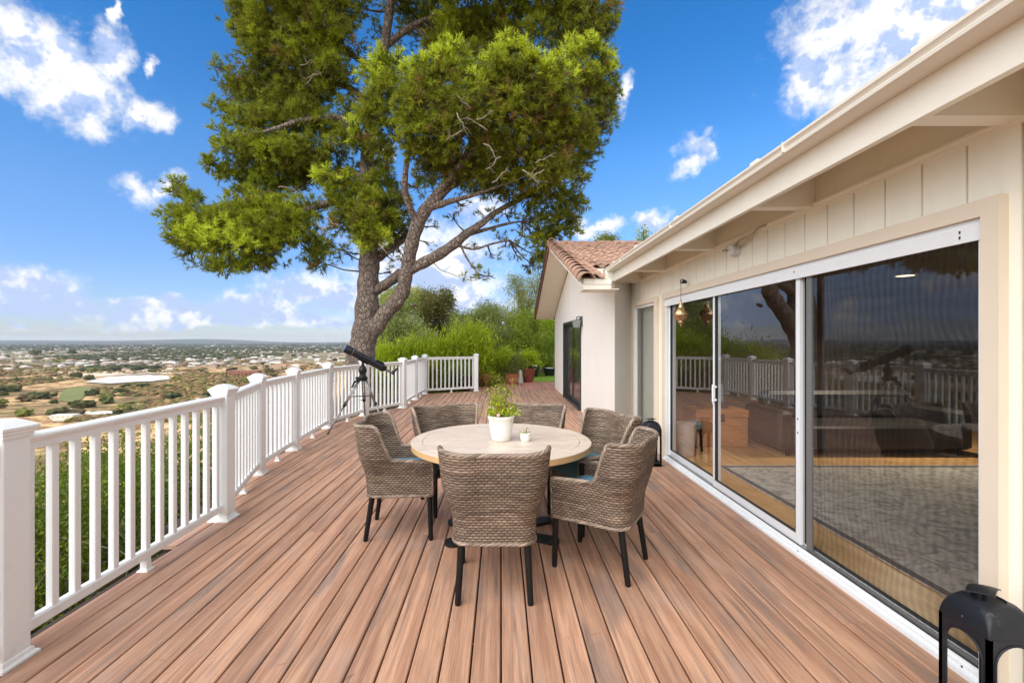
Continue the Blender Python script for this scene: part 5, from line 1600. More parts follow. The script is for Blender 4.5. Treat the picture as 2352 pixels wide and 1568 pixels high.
# lobes of needles: x, y, rx, ry, depth offset, kind (0 normal, 1 fresh tips with sunlit brightness put into their tone, 2 thin, 3 brownish)
LB = [
 (405,435,26,20,-.9,0),(440,455,26,16,-.9,0),(410,500,34,26,-1.1,0),(425,545,36,30,-1.2,0),(455,500,48,34,-1.1,0),(470,550,52,38,-1.2,1),(515,505,48,32,-1.1,0),(535,560,58,42,-1.2,1),(590,520,55,36,-.9,0),(600,565,50,36,-.9,0),(560,480,50,26,-.7,0),
 (420,590,30,14,-1.1,2),(460,610,46,16,-1.1,2),(520,610,50,18,-1.1,0),(580,605,50,20,-.9,0),(630,600,30,16,-.8,2),(640,545,44,34,-.7,0),(650,500,50,32,-.6,0),(690,525,44,34,-.5,0),(700,480,50,26,-.3,0),(735,560,34,32,-.3,0),(730,600,28,22,-.3,0),(770,570,32,24,-.2,2),(705,580,24,20,-.4,2),(620,470,50,20,-.4,0),
 (480,375,24,14,.3,0),(515,395,34,20,.4,0),(560,400,50,30,.5,0),(610,395,52,36,.5,0),(655,420,52,34,.5,0),(700,395,52,36,.5,0),(600,440,52,22,.4,0),(550,440,30,14,.4,0),(740,380,36,30,.3,0),
 (520,320,26,26,0,0),(540,345,34,26,-.1,0),(580,335,44,32,-.2,0),(620,345,48,36,-.2,0),(670,350,50,38,-.2,0),(720,350,44,30,-.1,0),(500,245,20,12,.1,0),(530,260,30,22,.1,0),(560,280,36,28,0,0),(600,270,46,36,0,0),(650,285,46,36,0,0),(700,265,46,36,0,0),(745,285,36,26,0,0),(650,235,50,32,.1,0),
 (505,155,16,12,.6,0),(520,185,26,20,.6,0),(550,200,36,28,.6,0),(590,200,44,34,.6,0),(635,195,46,34,.7,0),(680,205,46,34,.6,0),(720,225,40,30,.5,0),(570,235,40,24,.5,0),
 (545,40,22,26,0,0),(560,75,28,26,0,0),(585,30,38,36,0,0),(595,85,40,34,0,0),(620,120,44,34,0,0),(560,15,30,22,0,0),(630,50,44,40,0,3),(680,70,44,40,-.1,0),(670,125,44,36,-.1,3),(720,110,44,40,-.2,0),(740,60,44,40,-.3,0),(690,20,44,36,-.2,0),(760,150,40,34,-.3,0),(740,190,40,28,-.1,0),(785,90,36,36,-.3,0),(790,30,40,36,0,0),(640,0,50,30,0,0),(745,0,50,30,0,0),(700,160,40,30,-.1,0),
 (830,20,36,30,.6,2),(880,20,40,36,1.0,2),(930,30,40,36,1.2,0),(870,80,34,26,1.2,2),(925,110,30,36,1.2,2),(980,60,40,50,1.2,0),(960,10,40,30,1.0,0),(840,140,30,36,.8,2),(900,165,30,20,1.0,2),
 (805,255,34,24,.2,0),(790,315,32,26,-.4,0),(825,300,26,24,-.7,1),(830,335,30,22,-.5,0),(770,350,28,22,.1,0),(795,220,30,20,.3,2),(880,330,36,30,0,2),(770,420,20,16,-.9,1),(748,400,18,24,-1.1,1),(775,440,32,26,-.8,0),(815,430,34,26,-.6,0),(845,455,40,28,-.6,0),(800,480,38,28,-.7,0),(840,505,42,34,-.8,0),(780,520,30,24,-.5,0),(850,550,36,30,-.8,1),(830,525,30,26,-.8,0),(890,500,34,24,-.4,0),(900,460,36,28,-.3,0),(880,415,36,24,-.2,0),(920,530,34,22,.3,2),(900,555,30,20,.4,2),(790,580,18,20,-.2,2),
 (858,180,26,28,-1.0,1),(880,150,26,24,-1.1,1),(870,225,34,36,-1.0,0),(855,265,28,36,-.9,0),(885,290,36,36,-.9,0),(910,140,24,18,-1.2,1),(900,200,30,34,-1.3,0),(880,350,32,30,-.7,0),
 (945,180,26,22,-1.9,1),(935,215,30,32,-1.9,0),(975,155,28,22,-2.0,1),(1010,135,28,24,-2.0,1),(1050,130,28,22,-2.1,1),(985,190,34,28,-2.1,0),(1030,170,34,28,-2.1,3),(1075,175,30,26,-2.1,0),(945,260,38,36,-1.9,0),(990,240,40,36,-2.1,3),(950,310,36,36,-1.8,0),(1000,300,42,36,-1.9,3),(960,350,34,26,-1.6,0),(1050,230,40,36,-2.2,0),(1055,285,42,36,-2.1,3),(1030,340,44,30,-1.8,0),
 (1110,165,26,22,-2.2,1),(1140,140,28,20,-2.3,1),(1175,105,26,18,-2.4,1),(1185,125,30,22,-2.4,1),(1220,140,28,22,-2.4,1),(1145,175,36,28,-2.4,0),(1190,170,34,28,-2.4,3),(1240,175,34,26,-2.4,1),(1270,155,26,22,-2.2,1),(1290,185,32,30,-2.2,1),(1300,225,32,30,-2.1,0),(1240,225,40,34,-2.3,3),(1110,215,40,34,-2.3,0),(1170,225,42,36,-2.3,3),(1105,275,42,36,-2.1,0),(1170,285,44,36,-2.1,0),(1235,280,40,36,-2.0,3),(1290,270,36,32,-1.8,0),(1120,335,44,34,-1.7,0),(1185,345,44,34,-1.6,0),(1250,335,40,34,-1.5,0),
 (1320,125,26,24,-.8,1),(1350,110,28,24,-.6,1),(1385,130,28,26,-.4,1),(1335,165,30,30,-.8,0),(1375,175,32,32,-.5,1),(1405,165,20,30,-.2,0),(1340,215,34,34,-.5,3),(1385,225,32,34,-.3,0),(1410,210,16,26,0,0),(1355,270,34,34,-.2,3),(1395,270,26,28,0,0),(1340,325,34,30,0,0),(1370,315,28,26,.2,0),(1320,375,34,28,.1,3),(1350,360,26,20,.3,0),(1330,410,24,18,.3,0),(1290,320,36,34,-.4,0),(1280,380,36,32,0,0),
 (1405,20,24,28,.3,0),(1395,65,26,28,.3,0),(1360,30,36,32,.2,3),(1350,75,34,28,.1,0),(1310,30,38,34,.1,0),(1290,80,38,32,0,3),(1250,40,40,36,.2,0),(1230,85,36,28,0,3),(1190,30,40,36,.4,0),(1175,70,34,26,.2,0),(1130,50,40,36,.5,3),(1140,100,34,26,.2,0),(1090,30,40,34,.7,0),(1080,80,36,30,.3,0),(1040,60,38,32,.2,1),(1035,100,34,26,0,0),(1020,15,40,30,.6,0),(1090,120,34,22,-.2,0),(1000,95,28,24,.3,0),(1300,0,60,26,.3,0),(1180,0,60,26,.4,0),
 (1045,390,38,24,-1.3,0),(1100,385,40,28,-1.2,0),(1155,400,40,30,-1.1,0),(1210,400,40,30,-.9,0),(1255,425,36,28,-.5,3),(1075,430,30,22,-.9,2),(1120,430,34,24,-.9,0),(1170,445,38,26,-.7,0),(1215,455,38,28,-.4,0),(1270,460,36,26,0,0),(1310,455,32,20,.3,0),(1335,468,24,16,.4,0),(1300,500,38,26,.3,0),(1250,505,38,28,.1,0),(1205,500,36,26,0,2),(1160,490,30,20,-.2,2),(1320,525,22,18,.5,0),(1280,540,32,24,.4,0),(1240,555,32,28,.3,0),(1200,545,30,22,.2,2),(1250,590,24,22,.4,0),(1225,610,18,18,.4,0),(1190,590,22,18,.3,2),(1160,565,26,14,.1,2),(1120,500,26,16,-.4,2),(1060,470,22,16,-.7,2),(1025,400,30,22,-1.1,2),(1010,370,30,24,-1.3,0),(980,400,30,22,-1.0,0),(960,430,30,26,-.4,2),(1000,440,20,14,-.6,2),(1090,560,18,10,-.4,2),(1130,590,16,12,-.2,2),(1090,615,18,12,-.5,2),(1100,640,22,10,-.5,2),(1065,640,12,10,-.6,2),(1130,635,14,8,-.4,2),(1145,545,22,12,0,2),
 (960,495,16,14,0,2),(1000,520,14,12,-.2,2),(1040,500,16,12,-.3,2),(930,590,14,16,.4,2),(905,600,12,14,.4,2),(900,625,10,10,.4,2),(985,560,10,8,.3,2),
]
# crown above the frame, so that the shade and the reflections are right
for i in range(42):
    a = rng.uniform(0, 6.28); q = rng.uniform(0, 1) ** 0.5
    LB.append((930 + 420 * q * math.cos(a), -60 - 260 * rng.random() * (1 - 0.6 * q), 60, 50, rng.uniform(-2, 3), 0))
for x0, x1, y0, y1, k_ in ((560, 810, 0, 240, 12), (1000, 1390, 0, 130, 9), (950, 1330, 180, 400, 15), (560, 760, 280, 420, 7), (430, 720, 470, 590, 7), (770, 930, 400, 560, 6)):
    for _ in range(k_):
        LB.append((rng.uniform(x0, x1), rng.uniform(y0, y1), 50, 40, rng.uniform(.2, 1.0) - (1.6 if (y1 == 400) else 0.8 if y1 == 590 else 0), 4))
g = np.random.default_rng(21)
NT_ = 13   # tuft templates
tmpl = []
for k in range(NT_):
    nn = 20
    th = g.uniform(0.0, 1.35, nn); ph = g.uniform(0, 2 * PI, nn)
    b0 = g.uniform(-0.02, 0.10, nn)
    ln = g.uniform(0.075, 0.135, nn)
    ax = np.stack([np.sin(th) * np.cos(ph), np.sin(th) * np.sin(ph), np.cos(th)], 1)
    base = np.stack([np.zeros(nn), np.zeros(nn), b0], 1)
    side = np.cross(ax, g.normal(size=(nn, 3))); side /= np.linalg.norm(side, axis=1, keepdims=True)
    w_ = 0.0078
    tmpl.append(np.stack([base - side * w_, base + side * w_, base + ax * ln[:, None]], 1))
tmpl = np.array(tmpl)
cen = []; axs = []; ton = []; scl = []
mbt = MB(); g2 = random.Random(9)
npos = np.array([list(q) for q, r in nodes])
for (x, y, rx, ry, dz_, kd) in LB:
    Z = ZP + dz_; c = W(x, y, Z) - PB; kx = Z / F
    ax_, az_ = rx * kx, ry * kx; ay_ = (ax_ + az_) / 2 * 1.2
    area = rx * ry * PI
    n = int(area / 2352 * {0: 88, 1: 92, 2: 32, 3: 88, 4: 52}[kd])
    # needles stand in round puffs at the shoot ends, the puffs fill the lobe
    K = max(2, int(area / 900 * {0: 5.6, 1: 5.0, 2: 2.8, 3: 5.6, 4: 4.0}[kd]))
    d = g.normal(size=(K, 3)); d /= np.linalg.norm(d, axis=1, keepdims=True)
    r = (1 - 0.75 * g.random(K) ** 1.4) * g.uniform(0.8, 1.15, K)
    pc = np.array(c) + d * r[:, None] * np.array([ax_, ay_, az_])
    out = d * 0.6; out[:, 2] += 0.75 if kd != 2 else 0.3; out /= np.linalg.norm(out, axis=1, keepdims=True)
    ki = g.integers(0, K, n)
    a = out[ki] * 0.75 + g.normal(0, 0.62, (n, 3)); a /= np.linalg.norm(a, axis=1, keepdims=True)
    pr_ = {0: 0.10, 1: 0.12, 2: 0.07, 3: 0.10, 4: .12}[kd] * g.uniform(0.4, 1.1, n)
    p = pc[ki] + a * pr_[:, None]
    cen.append(p); axs.append(a)
    base_t = {0: 0.40, 1: 1.02, 2: 0.28, 3: 0.36, 4: 0.20}[kd]
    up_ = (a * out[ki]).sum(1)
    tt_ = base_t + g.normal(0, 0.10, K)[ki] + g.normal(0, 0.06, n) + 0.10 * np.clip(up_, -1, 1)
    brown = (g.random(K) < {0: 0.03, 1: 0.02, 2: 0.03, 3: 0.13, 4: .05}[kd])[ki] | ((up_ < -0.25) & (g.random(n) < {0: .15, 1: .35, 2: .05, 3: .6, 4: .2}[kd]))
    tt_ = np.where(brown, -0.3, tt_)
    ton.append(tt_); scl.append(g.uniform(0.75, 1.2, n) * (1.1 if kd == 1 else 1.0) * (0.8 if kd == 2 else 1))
    # darker needles fill the inside: recess shade put into their tone
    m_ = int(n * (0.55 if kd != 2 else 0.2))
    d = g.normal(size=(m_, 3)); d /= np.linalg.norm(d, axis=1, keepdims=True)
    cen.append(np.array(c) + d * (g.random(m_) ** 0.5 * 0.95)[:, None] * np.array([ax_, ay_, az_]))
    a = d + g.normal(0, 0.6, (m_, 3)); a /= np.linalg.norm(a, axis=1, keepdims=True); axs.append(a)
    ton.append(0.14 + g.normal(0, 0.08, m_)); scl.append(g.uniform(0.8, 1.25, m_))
    # branch to the lobe from the closest limb node on the trunk side
    dd = np.linalg.norm(npos - np.array(c), axis=1) + 0.25 * np.abs(npos[:, 2] - c.z + 0.2)
    q = Vector(npos[int(np.argmin(dd))])
    if (q - c).length > 0.12:
        midp = q.lerp(c, 0.5) + Vector((0, 0, -0.06 * (q - c).length))
        mbt.tube([q, midp, c], [0.028, 0.018, 0.009], 5, caps=False)
    for _ in range(5 if kd != 2 else 8):
        e = c + Vector((g2.uniform(-1, 1) * ax_, g2.uniform(-1, 1) * ay_, g2.uniform(-.8, .9) * az_)) * 0.95
        mbt.tube([c.lerp(q, g2.uniform(0, .35)), c.lerp(e, 0.5) + Vector((0, 0, g2.uniform(-.04, .02))), e], [0.010, 0.006, 0.003], 4, caps=False)
cen = np.concatenate(cen); axs = np.concatenate(axs); ton = np.concatenate(ton); scl = np.concatenate(scl)
N_ = len(cen)
u_ = np.cross(axs, g.normal(size=(N_, 3))); u_ /= np.linalg.norm(u_, axis=1, keepdims=True)
v_ = np.cross(axs, u_)
T_ = tmpl[g.integers(0, NT_, N_)]            # N, nn, 3, 3
V_ = (T_[..., 0:1] * u_[:, None, None, :] + T_[..., 1:2] * v_[:, None, None, :] + T_[..., 2:3] * axs[:, None, None, :]) * scl[:, None, None, None] + cen[:, None, None, :]
V_ = V_.reshape(-1, 3, 3)
print('pine tufts', N_, 'needles', len(V_))
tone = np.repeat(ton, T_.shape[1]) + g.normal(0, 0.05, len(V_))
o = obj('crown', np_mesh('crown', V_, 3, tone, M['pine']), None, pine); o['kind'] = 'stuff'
obj('branches', mbt, M['twig_dark'], pine, smooth=True)
# dead pale twigs
mb = MB()
for (x, y, dx_, dy_) in [(1095,275,35,-18),(1120,300,-40,-25),(1060,300,-30,20),(1110,330,30,30),(1050,260,20,40),(1230,375,40,-20),(1200,390,35,25),(1250,390,-30,20),(1150,360,-30,25),(705,180,30,-12),(730,170,-28,20),(690,150,25,-10),(745,500,30,20),(760,520,-30,15),(730,510,25,25),(870,560,30,30),(640,430,40,10),(1130,420,30,-30),(1080,250,-25,-25)]:
    dz_ = -2.9 if x > 1000 else -1.1
    a = pw_(x, y, dz_); b_ = pw_(x + dx_ * 1.2, y + dy_ * 1.2, dz_ - 0.1)
    P_ = rod(mb, a, b_, 0.014, 0.004, 5, 0.10, g2)
    for _ in range(3):
        q = a.lerp(b_, g2.uniform(.3, .9)); rod(mb, q, q + Vector((g2.uniform(-.2, .2), g2.uniform(-.1, .1), g2.uniform(-.2, .2))), 0.006, 0.002, 4, 0.1, g2)
o = obj('dead_twigs', mb, M['twig'], pine, smooth=True); o['kind'] = 'stuff'

# ------------------------------------------------------------------ shrubs on the slope under the railing
def slope(i, lobes, n, size, m, lab, **k):
    bx = sum(l[0] for l in lobes) / len(lobes); by = sum(l[1] for l in lobes) / len(lobes)
    bush('slope_shrub', lab, 'shrub', lobes, n, size, m, 'shrubs on the slope below the railing', seed=30 + i, base=(bx, by, ground(bx, by) - 0.1), tr=0.06, **k)
slope(0, [(-3.5, 1.5, -.25, .5, .7, .75), (-4.1, 2.3, -.35, .6, .8, .75), (-3.6, 2.5, -.7, .5, .6, .7)], 34000, .036, M['slope'], 'dense green shrub below the nearest railing section', stem='twig')
slope(1, [(-3.8, 3.5, -.20, .65, .75, .78), (-3.4, 3.0, -.5, .45, .5, .7), (-4.5, 4.0, -.35, .6, .8, .7)], 34000, .036, M['slope'], 'yellow green twiggy shrub seen through the nearest railing section', stem='twig')
slope(2, [(-4.6, 5.2, -.35, .7, .8, .75), (-4.0, 4.9, -.4, .6, .7, .7), (-3.6, 4.3, -.3, .4, .4, .6)], 30000, .038, M['slope'], 'green shrub behind the second capped railing post', stem='twig')
slope(3, [(-4.5, 6.9, -.3, .7, .8, .7), (-4.9, 6.2, -.5, .8, .8, .7)], 14000, .05, M['slope'], 'green shrub behind the bending railing section')
slope(4, [(-4.2, 8.6, -.2, .6, .7, .7), (-4.7, 8.9, -.4, .7, .8, .7)], 14000, .05, M['slope'], 'green shrub beside the telescope outside the railing')
slope(5, [(-3.4, 1.9, -1.25, .6, .9, .35), (-3.5, 3.4, -1.3, .6, .9, .35)], 7000, .04, M['gold'], 'low yellow green twiggy shrub at the foot of the slope', stem='twig')
slope(6, [(-4.9, 2.9, -.9, .9, 1.2, .8), (-5.4, 5.0, -1.1, .9, 1.2, .8)], 14000, .05, M['slope'], 'broad green shrub further down the slope')
# tangled bare twigs in the shrubs' shade
mb = MB(); g3 = random.Random(77)
for _ in range(150):
    p = Vector((g3.uniform(-3.9, -2.9), g3.uniform(1.2, 5.0), g3.uniform(-1.3, -.2)))
    rod(mb, p, p + Vector((g3.uniform(-.5, .5), g3.uniform(-.5, .5), g3.uniform(-.1, .6))), g3.uniform(.004, .009), .002, 4, .1, g3)
tag(obj('dry_twigs', mb, M['twig'], smooth=True), 'stuff' and 'tangle of dry bare twigs under the shrubs outside the railing', 'twigs', kind='stuff')

# ------------------------------------------------------------------ garden behind the far railing
def zl(l): return l
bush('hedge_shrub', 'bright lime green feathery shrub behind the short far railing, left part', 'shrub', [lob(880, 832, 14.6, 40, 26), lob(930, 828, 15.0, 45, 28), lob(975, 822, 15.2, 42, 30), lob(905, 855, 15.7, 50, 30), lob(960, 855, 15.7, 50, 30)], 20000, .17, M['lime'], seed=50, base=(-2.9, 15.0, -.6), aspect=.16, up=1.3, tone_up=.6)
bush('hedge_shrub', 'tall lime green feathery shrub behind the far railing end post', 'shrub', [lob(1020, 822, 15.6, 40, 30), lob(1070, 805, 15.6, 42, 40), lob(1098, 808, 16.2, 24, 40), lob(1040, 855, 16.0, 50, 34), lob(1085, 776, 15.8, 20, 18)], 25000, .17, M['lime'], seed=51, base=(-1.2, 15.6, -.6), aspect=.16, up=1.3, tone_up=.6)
bush('low_hedge', 'dark leafy hedge standing right behind the short far railing', 'hedge', [lob(880, 872, 14.7, 40, 28), lob(940, 872, 14.7, 45, 28), lob(1000, 876, 15.0, 40, 30), lob(1050, 878, 15.2, 36, 30), lob(1085, 872, 15.6, 22, 30)], 22000, .07, M['slope'], seed=52, base=(-1.4, 15.0, -.6))
bush('garden_tree', 'grey green rounded tree beside the pine trunk', 'tree', [lob(905, 760, 22, 42, 40), lob(940, 770, 22, 44, 40), lob(965, 790, 21, 40, 36), lob(895, 720, 23, 36, 36), lob(925, 700, 24, 40, 34), lob(880, 790, 21, 30, 34)], 26000, .10, M['olive'], seed=53, base=(-4.2, 22, -1.0), tr=.12)
bush('garden_tree', 'dark brown green tree standing against the sky, tallest behind the railing', 'tree', [lob(1010, 700, 26, 36, 34), lob(985, 730, 26, 34, 36), lob(1030, 735, 26, 32, 34), lob(1010, 775, 26, 44, 36), lob(980, 690, 27, 22, 24), lob(1040, 770, 26, 30, 34), lob(1025, 685, 26, 20, 20)], 20000, .12, M['dark'], seed=54, base=(-3.6, 26, -1.0), tr=.16, stem='twig_dark')
bush('garden_tree', 'pale olive tree crown behind the dark tree and pine trunk', 'tree', [lob(935, 690, 30, 36, 26), lob(965, 700, 30, 34, 30), lob(895, 690, 30, 30, 30)], 10000, .13, M['gold'], seed=55, base=(-5.8, 30, -1.0), tr=.14)
bush('garden_shrub', 'grey green spreading shrub under the sky gap', 'shrub', [lob(1085, 760, 21, 44, 36), lob(1120, 735, 21, 36, 34), lob(1125, 775, 20, 44, 36), lob(1080, 800, 20, 40, 30), lob(1060, 740, 22, 26, 24)], 24000, .09, M['olive'], seed=56, base=(-1.0, 20.5, -.5), stem='twig')
bush('garden_shrub', 'dark green leafy shrub left of the wing wall', 'shrub', [lob(1180, 770, 21, 44, 40), lob(1215, 790, 21, 40, 36), lob(1165, 810, 20, 44, 32), lob(1205, 750, 22, 40, 36), lob(1245, 780, 22, 36, 40)], 28000, .085, M['green'], seed=57, base=(1.2, 21.5, -.4))
bush('garden_shrub', 'leafy mid green shrub hanging over the low stone wall', 'shrub', [lob(1250, 740, 23, 34, 34), lob(1265, 790, 23, 30, 30), lob(1225, 820, 22, 30, 20), lob(1270, 760, 23, 26, 30)], 16000, .09, M['lime'], seed=58, base=(2.4, 23.6, -.3))
bush('willowy_tree', 'tall thin yellow green tree with pale stems left of the wing roof', 'tree', [lob(1190, 660, 24, 26, 26), lob(1215, 680, 24, 32, 34), lob(1195, 705, 24, 28, 34), lob(1235, 650, 24, 22, 30), lob(1225, 720, 24, 34, 30), lob(1185, 740, 24, 24, 26), lob(1180, 640, 24, 16, 12)], 13000, .12, M['gold'], seed=59, base=(1.6, 24, -.5), stem='twig', aspect=.2, tr=.07, droop=.5)
bush('wispy_tree', 'thin wispy tree with bare twig tips against the sky', 'tree', [lob(1110, 715, 25, 24, 20), lob(1135, 710, 25, 22, 16), lob(1150, 725, 25, 30, 24), lob(1100, 740, 25, 34, 26)], 5000, .09, M['olive'], seed=60, base=(-.6, 25, -.5), stem='twig', tr=.05)
bush('topiary_shrub', 'flat topped yellow green shrub right of the railing end', 'shrub', [lob(1128, 828, 16.8, 24, 10), lob(1145, 822, 16.8, 24, 10), lob(1160, 812, 17.0, 18, 12), lob(1138, 836, 16.8, 26, 10)], 7000, .055, M['lime'], seed=61, base=(-.1, 16.8, -.3))
bush('twiggy_shrub', 'grey twiggy shrub growing behind the patterned low pot', 'shrub', [lob(1165, 835, 17.2, 34, 22), lob(1190, 832, 17.4, 22, 26), lob(1150, 850, 17.0, 28, 22), lob(1180, 860, 17.2, 28, 16)], 15000, .05, M['olive'], seed=62, base=(.35, 17.2, -.3), stem='twig')
bush('dark_shrub', 'low dark green shrub behind the peach coloured plants', 'shrub', [lob(1120, 858, 17.0, 30, 22), lob(1145, 868, 17.0, 30, 18)], 9000, .05, M['green'], seed=63, base=(-.2, 17.0, -.3))
# spiky grass clump by the stone wall
sg = empty('spiky_plant', (2.35, 22.3, -.1), label='yellow green spiky clump of blades beside the low stone wall', cat='plant')
gq = np.random.default_rng(3); n = 420
b0 = gq.normal(0, .10, (n, 3)); b0[:, 2] = 0.25
d = gq.normal(0, .38, (n, 3)); d[:, 2] = 1; d /= np.linalg.norm(d, axis=1, keepdims=True)
s_ = np.cross(d, gq.normal(size=(n, 3))); s_ /= np.linalg.norm(s_, axis=1, keepdims=True)
L_ = gq.uniform(.6, 1.15, n)[:, None]
obj('blades', np_mesh('blades', np.stack([b0 - s_ * .014, b0 + s_ * .014, b0 + d * L_], 1), 3, gq.random(n), M['blade']), None, sg)
mb = MB(); mb.lathe([(.08, 0), (.14, .1), (.10, .32), (0, .33)], n=10); obj('stem', mb, M['twig'], sg)
# low stone wall: separate stones
lw = empty('stone_wall', (2.9, 23.3, -.06), label='low wall of rough grey stones at the back of the lawn', cat='wall')
g4 = random.Random(4)
sm1 = simple('grey_wall_stone', (0.24, 0.20, 0.17), .9, var=.4, scale=9, bump=.6, bscale=25)
for row in range(3):
    x = -1.6 + (0.1 if row % 2 else 0)
    while x < 1.8:
        w = g4.uniform(.18, .36); mb = MB(); h = .17
        mb.cbox(0, w - .025, -.14 - g4.uniform(0, .03), .14, 0, h - .015, .025)
        v = [(p[0] + g4.uniform(-.012, .012), p[1] + g4.uniform(-.012, .012), p[2] + g4.uniform(-.010, .010)) for p in mb.v]; mb.v = v
        obj('stone', mb, sm1, lw, loc=(x, 0, row * h)); x += w
# pots
def pot(name, lab, x, yb, Z, rt, rb, h, m, fill='soil', cat='pot', zbase=0.0, group=None):
    p = W(x, yb, Z)
    root = empty(name, (p.x, Z, zbase), label=lab, cat=cat, group=group)
    mb = MB(); mb.lathe([(0, 0), (rb, 0), (rb + .004, .02), (rt * .97, h * .88), (rt * 1.03, h * .9), (rt * 1.05, h * .97), (rt * 1.02, h), (rt * .9, h), (rt * .88, h * .9), (0, h * .88)], n=32); obj('pot', mb, m, root, smooth=True, angle=40)
    mb = MB(); mb.lathe([(0, h * .93), (rt * .5, h * (.95 if fill == 'soil' else 1.03)), (rt * .88, h * .93), (rt * .88, h * .9), (0, h * .89)], n=24); obj('soil' if fill == 'soil' else 'white_gravel', mb, M[fill], root)
    return root
r_ = pot('potted_shrub', 'big red brown pot holding a bright green leafy shrub by the lawn', 1213.5, 877, 17.25, .265, .185, .51, M['red_pot'], cat='potted plant', zbase=0.0)
leaves('foliage', [(-.1, 0, .86, .24, .24, .24), (.12, 0, .80, .22, .22, .2), (.0, 0, 1.0, .24, .24, .16), (.2, 0, .95, .14, .2, .14), (-.22, 0, .62, .12, .12, .1)], 3000, .065, M['lime'], r_, seed=71, aspect=.6)
mb = MB(); g5 = random.Random(2)
for k in range(9): rod(mb, (g5.uniform(-.05, .05), 0, .45), (g5.uniform(-.25, .25), g5.uniform(-.2, .2), g5.uniform(.8, 1.05)), .014, .005, 5, .06, g5)
obj('stem', mb, M['twig_dark'], r_)
# patterned low pot
r_ = pot('patterned_pot', 'low terracotta pot with painted leaves and grey twiggy growth', 1176, 882, 16.30, .25, .19, .36, M['terracotta'], zbase=0.004)
mb = MB()
for k in range(7):
    a = -PI / 2 + (k - 3) * .38; rr_ = .228; zc = .20 + .05 * math.sin(k * 2.1)
    v = [(rr_ * math.cos(a + da) , rr_ * math.sin(a + da), zc + dz_) for da, dz_ in ((-.15, 0), (0, -.045), (.15, 0), (0, .06))]
    b_ = len(mb.v); mb.add(v, [(0, 1, 2, 3)])
obj('painted_leaf', mb, simple('yellow_paint', (0.62, 0.48, 0.12), .7, var=.2), r_)
leaves('foliage', [(-.2, -.05, .25, .12, .1, .14), (.1, 0, .40, .14, .1, .06)], 500, .05, M['dark'], r_, seed=72)
mb = MB(); mb.box(-.235, -.195, -.24, -.20, 0, .33); obj('handle', mb, M['terracotta'], r_)
mb = MB(); mb.lathe([(0, 0), (.11, 0), (.115, .06), (.095, .2), (.07, .34), (.055, .44), (.03, .5), (0, .51)], n=14); p = W(1195, 880, 16.35)
tag(obj('stone_ornament', mb, M['stone'], smooth=True, loc=(p.x, 16.35, 0.004)), 'tapering weathered white stone ornament between the two terracotta pots', 'ornament')
pot('black_planter', 'tall black planter topped with white gravel standing on the lawn', 1228, 863, 20.4, .20, .13, .50, M['black_pot'], 'white_gravel', zbase=-.055)
pot('black_bowl', 'wide low black bowl planter with white gravel on the lawn', 1262, 860, 21.0, .30, .20, .36, M['black_pot'], 'white_gravel', zbase=-.055)
r_ = empty('leafy_sprig', W(1228, 838, 20.5) , label='small green plant growing beside the tall black planter', cat='plant')
leaves('foliage', [(0.1, 0.3, 0, .30, .2, .16)], 700, .06, M['lime'], r_, seed=73)
mb = MB(); rod(mb, (0.1, .3, -.9), (0.1, .3, 0), .02, .01); obj('stem', mb, M['twig_dark'], r_)
r_ = pot('maroon_pot', 'dark maroon glazed pot behind the short far railing', 1072, 893, 14.9, .21, .16, .46, M['maroon_pot'], zbase=-.05)
leaves('foliage', [(0, 0, .62, .26, .2, .2), (-.15, 0, .5, .14, .14, .1)], 900, .055, M['green'], r_, seed=74)
# peach coloured plants
for x, y, Z, m_, lab, sd_ in ((1110, 872, 15.5, 'peach', 'peach orange leafed plant at the far railing end', 75), (1140, 876, 15.3, 'gold', 'golden green succulent plant in front of the low dark shrub', 76), (1126, 866, 15.8, 'lime', 'small lime green sprawling plant between peach and golden plants', 77)):
    p = W(x, y, Z); r_ = empty('garden_plant', (p.x, Z, -.02), label=lab, cat='plant')
    z0 = max(.08, p.z)
    leaves('foliage', [(-.08, 0, z0, .16, .14, .10), (.10, 0, z0 + .02, .15, .14, .12), (0, 0, z0 + .08, .12, .12, .09)], 700, .065, M[m_], r_, seed=sd_, aspect=.6)
    mb = MB()
    for k in range(5): rod(mb, (0, 0, 0), (g5.uniform(-.15, .15), g5.uniform(-.1, .1), z0 + .08), .010, .004, 5, .05, g5)
    obj('stem', mb, M['twig'], r_)
# conifers beyond the roof
def far_tree(name, lab, x, y, Z, w, h, m, sd_, cone=False):
    p = W(x, y, Z); k = Z / F
    root = empty(name, (p.x, Z, -1), label=lab, cat='tree')
    top = p.z + 1
    if cone: L_ = [(0.0, 0, top - (q + .5) * h * k / 3.4, (q + .6) * w * k / 5, (q + .6) * w * k / 5, h * k / 4) for q in range(6)]
    else: L_ = [(dx_ * w * k, 0, top - h * k * (.5 + abs(dx_) * .3), w * k * .5, w * k * .5, h * k * .5) for dx_ in (-.5, 0, .5)]
    leaves('foliage', L_, 3500, .16, M[m], root, seed=sd_, aspect=.3)
    mb = MB(); mb.tube([(0, 0, 0), (0, 0, top * .97)], [.2, .03], 8); obj('trunk', mb, M['twig_dark'], root)
far_tree('far_conifer', 'pointed dark conifer tip rising behind the gutter line', 1478, 517, 30, 34, 50, 'green', 81, True)
far_tree('far_tree', 'round green treetop just showing above the tiled ridge', 1392, 542, 30, 24, 26, 'olive', 82)

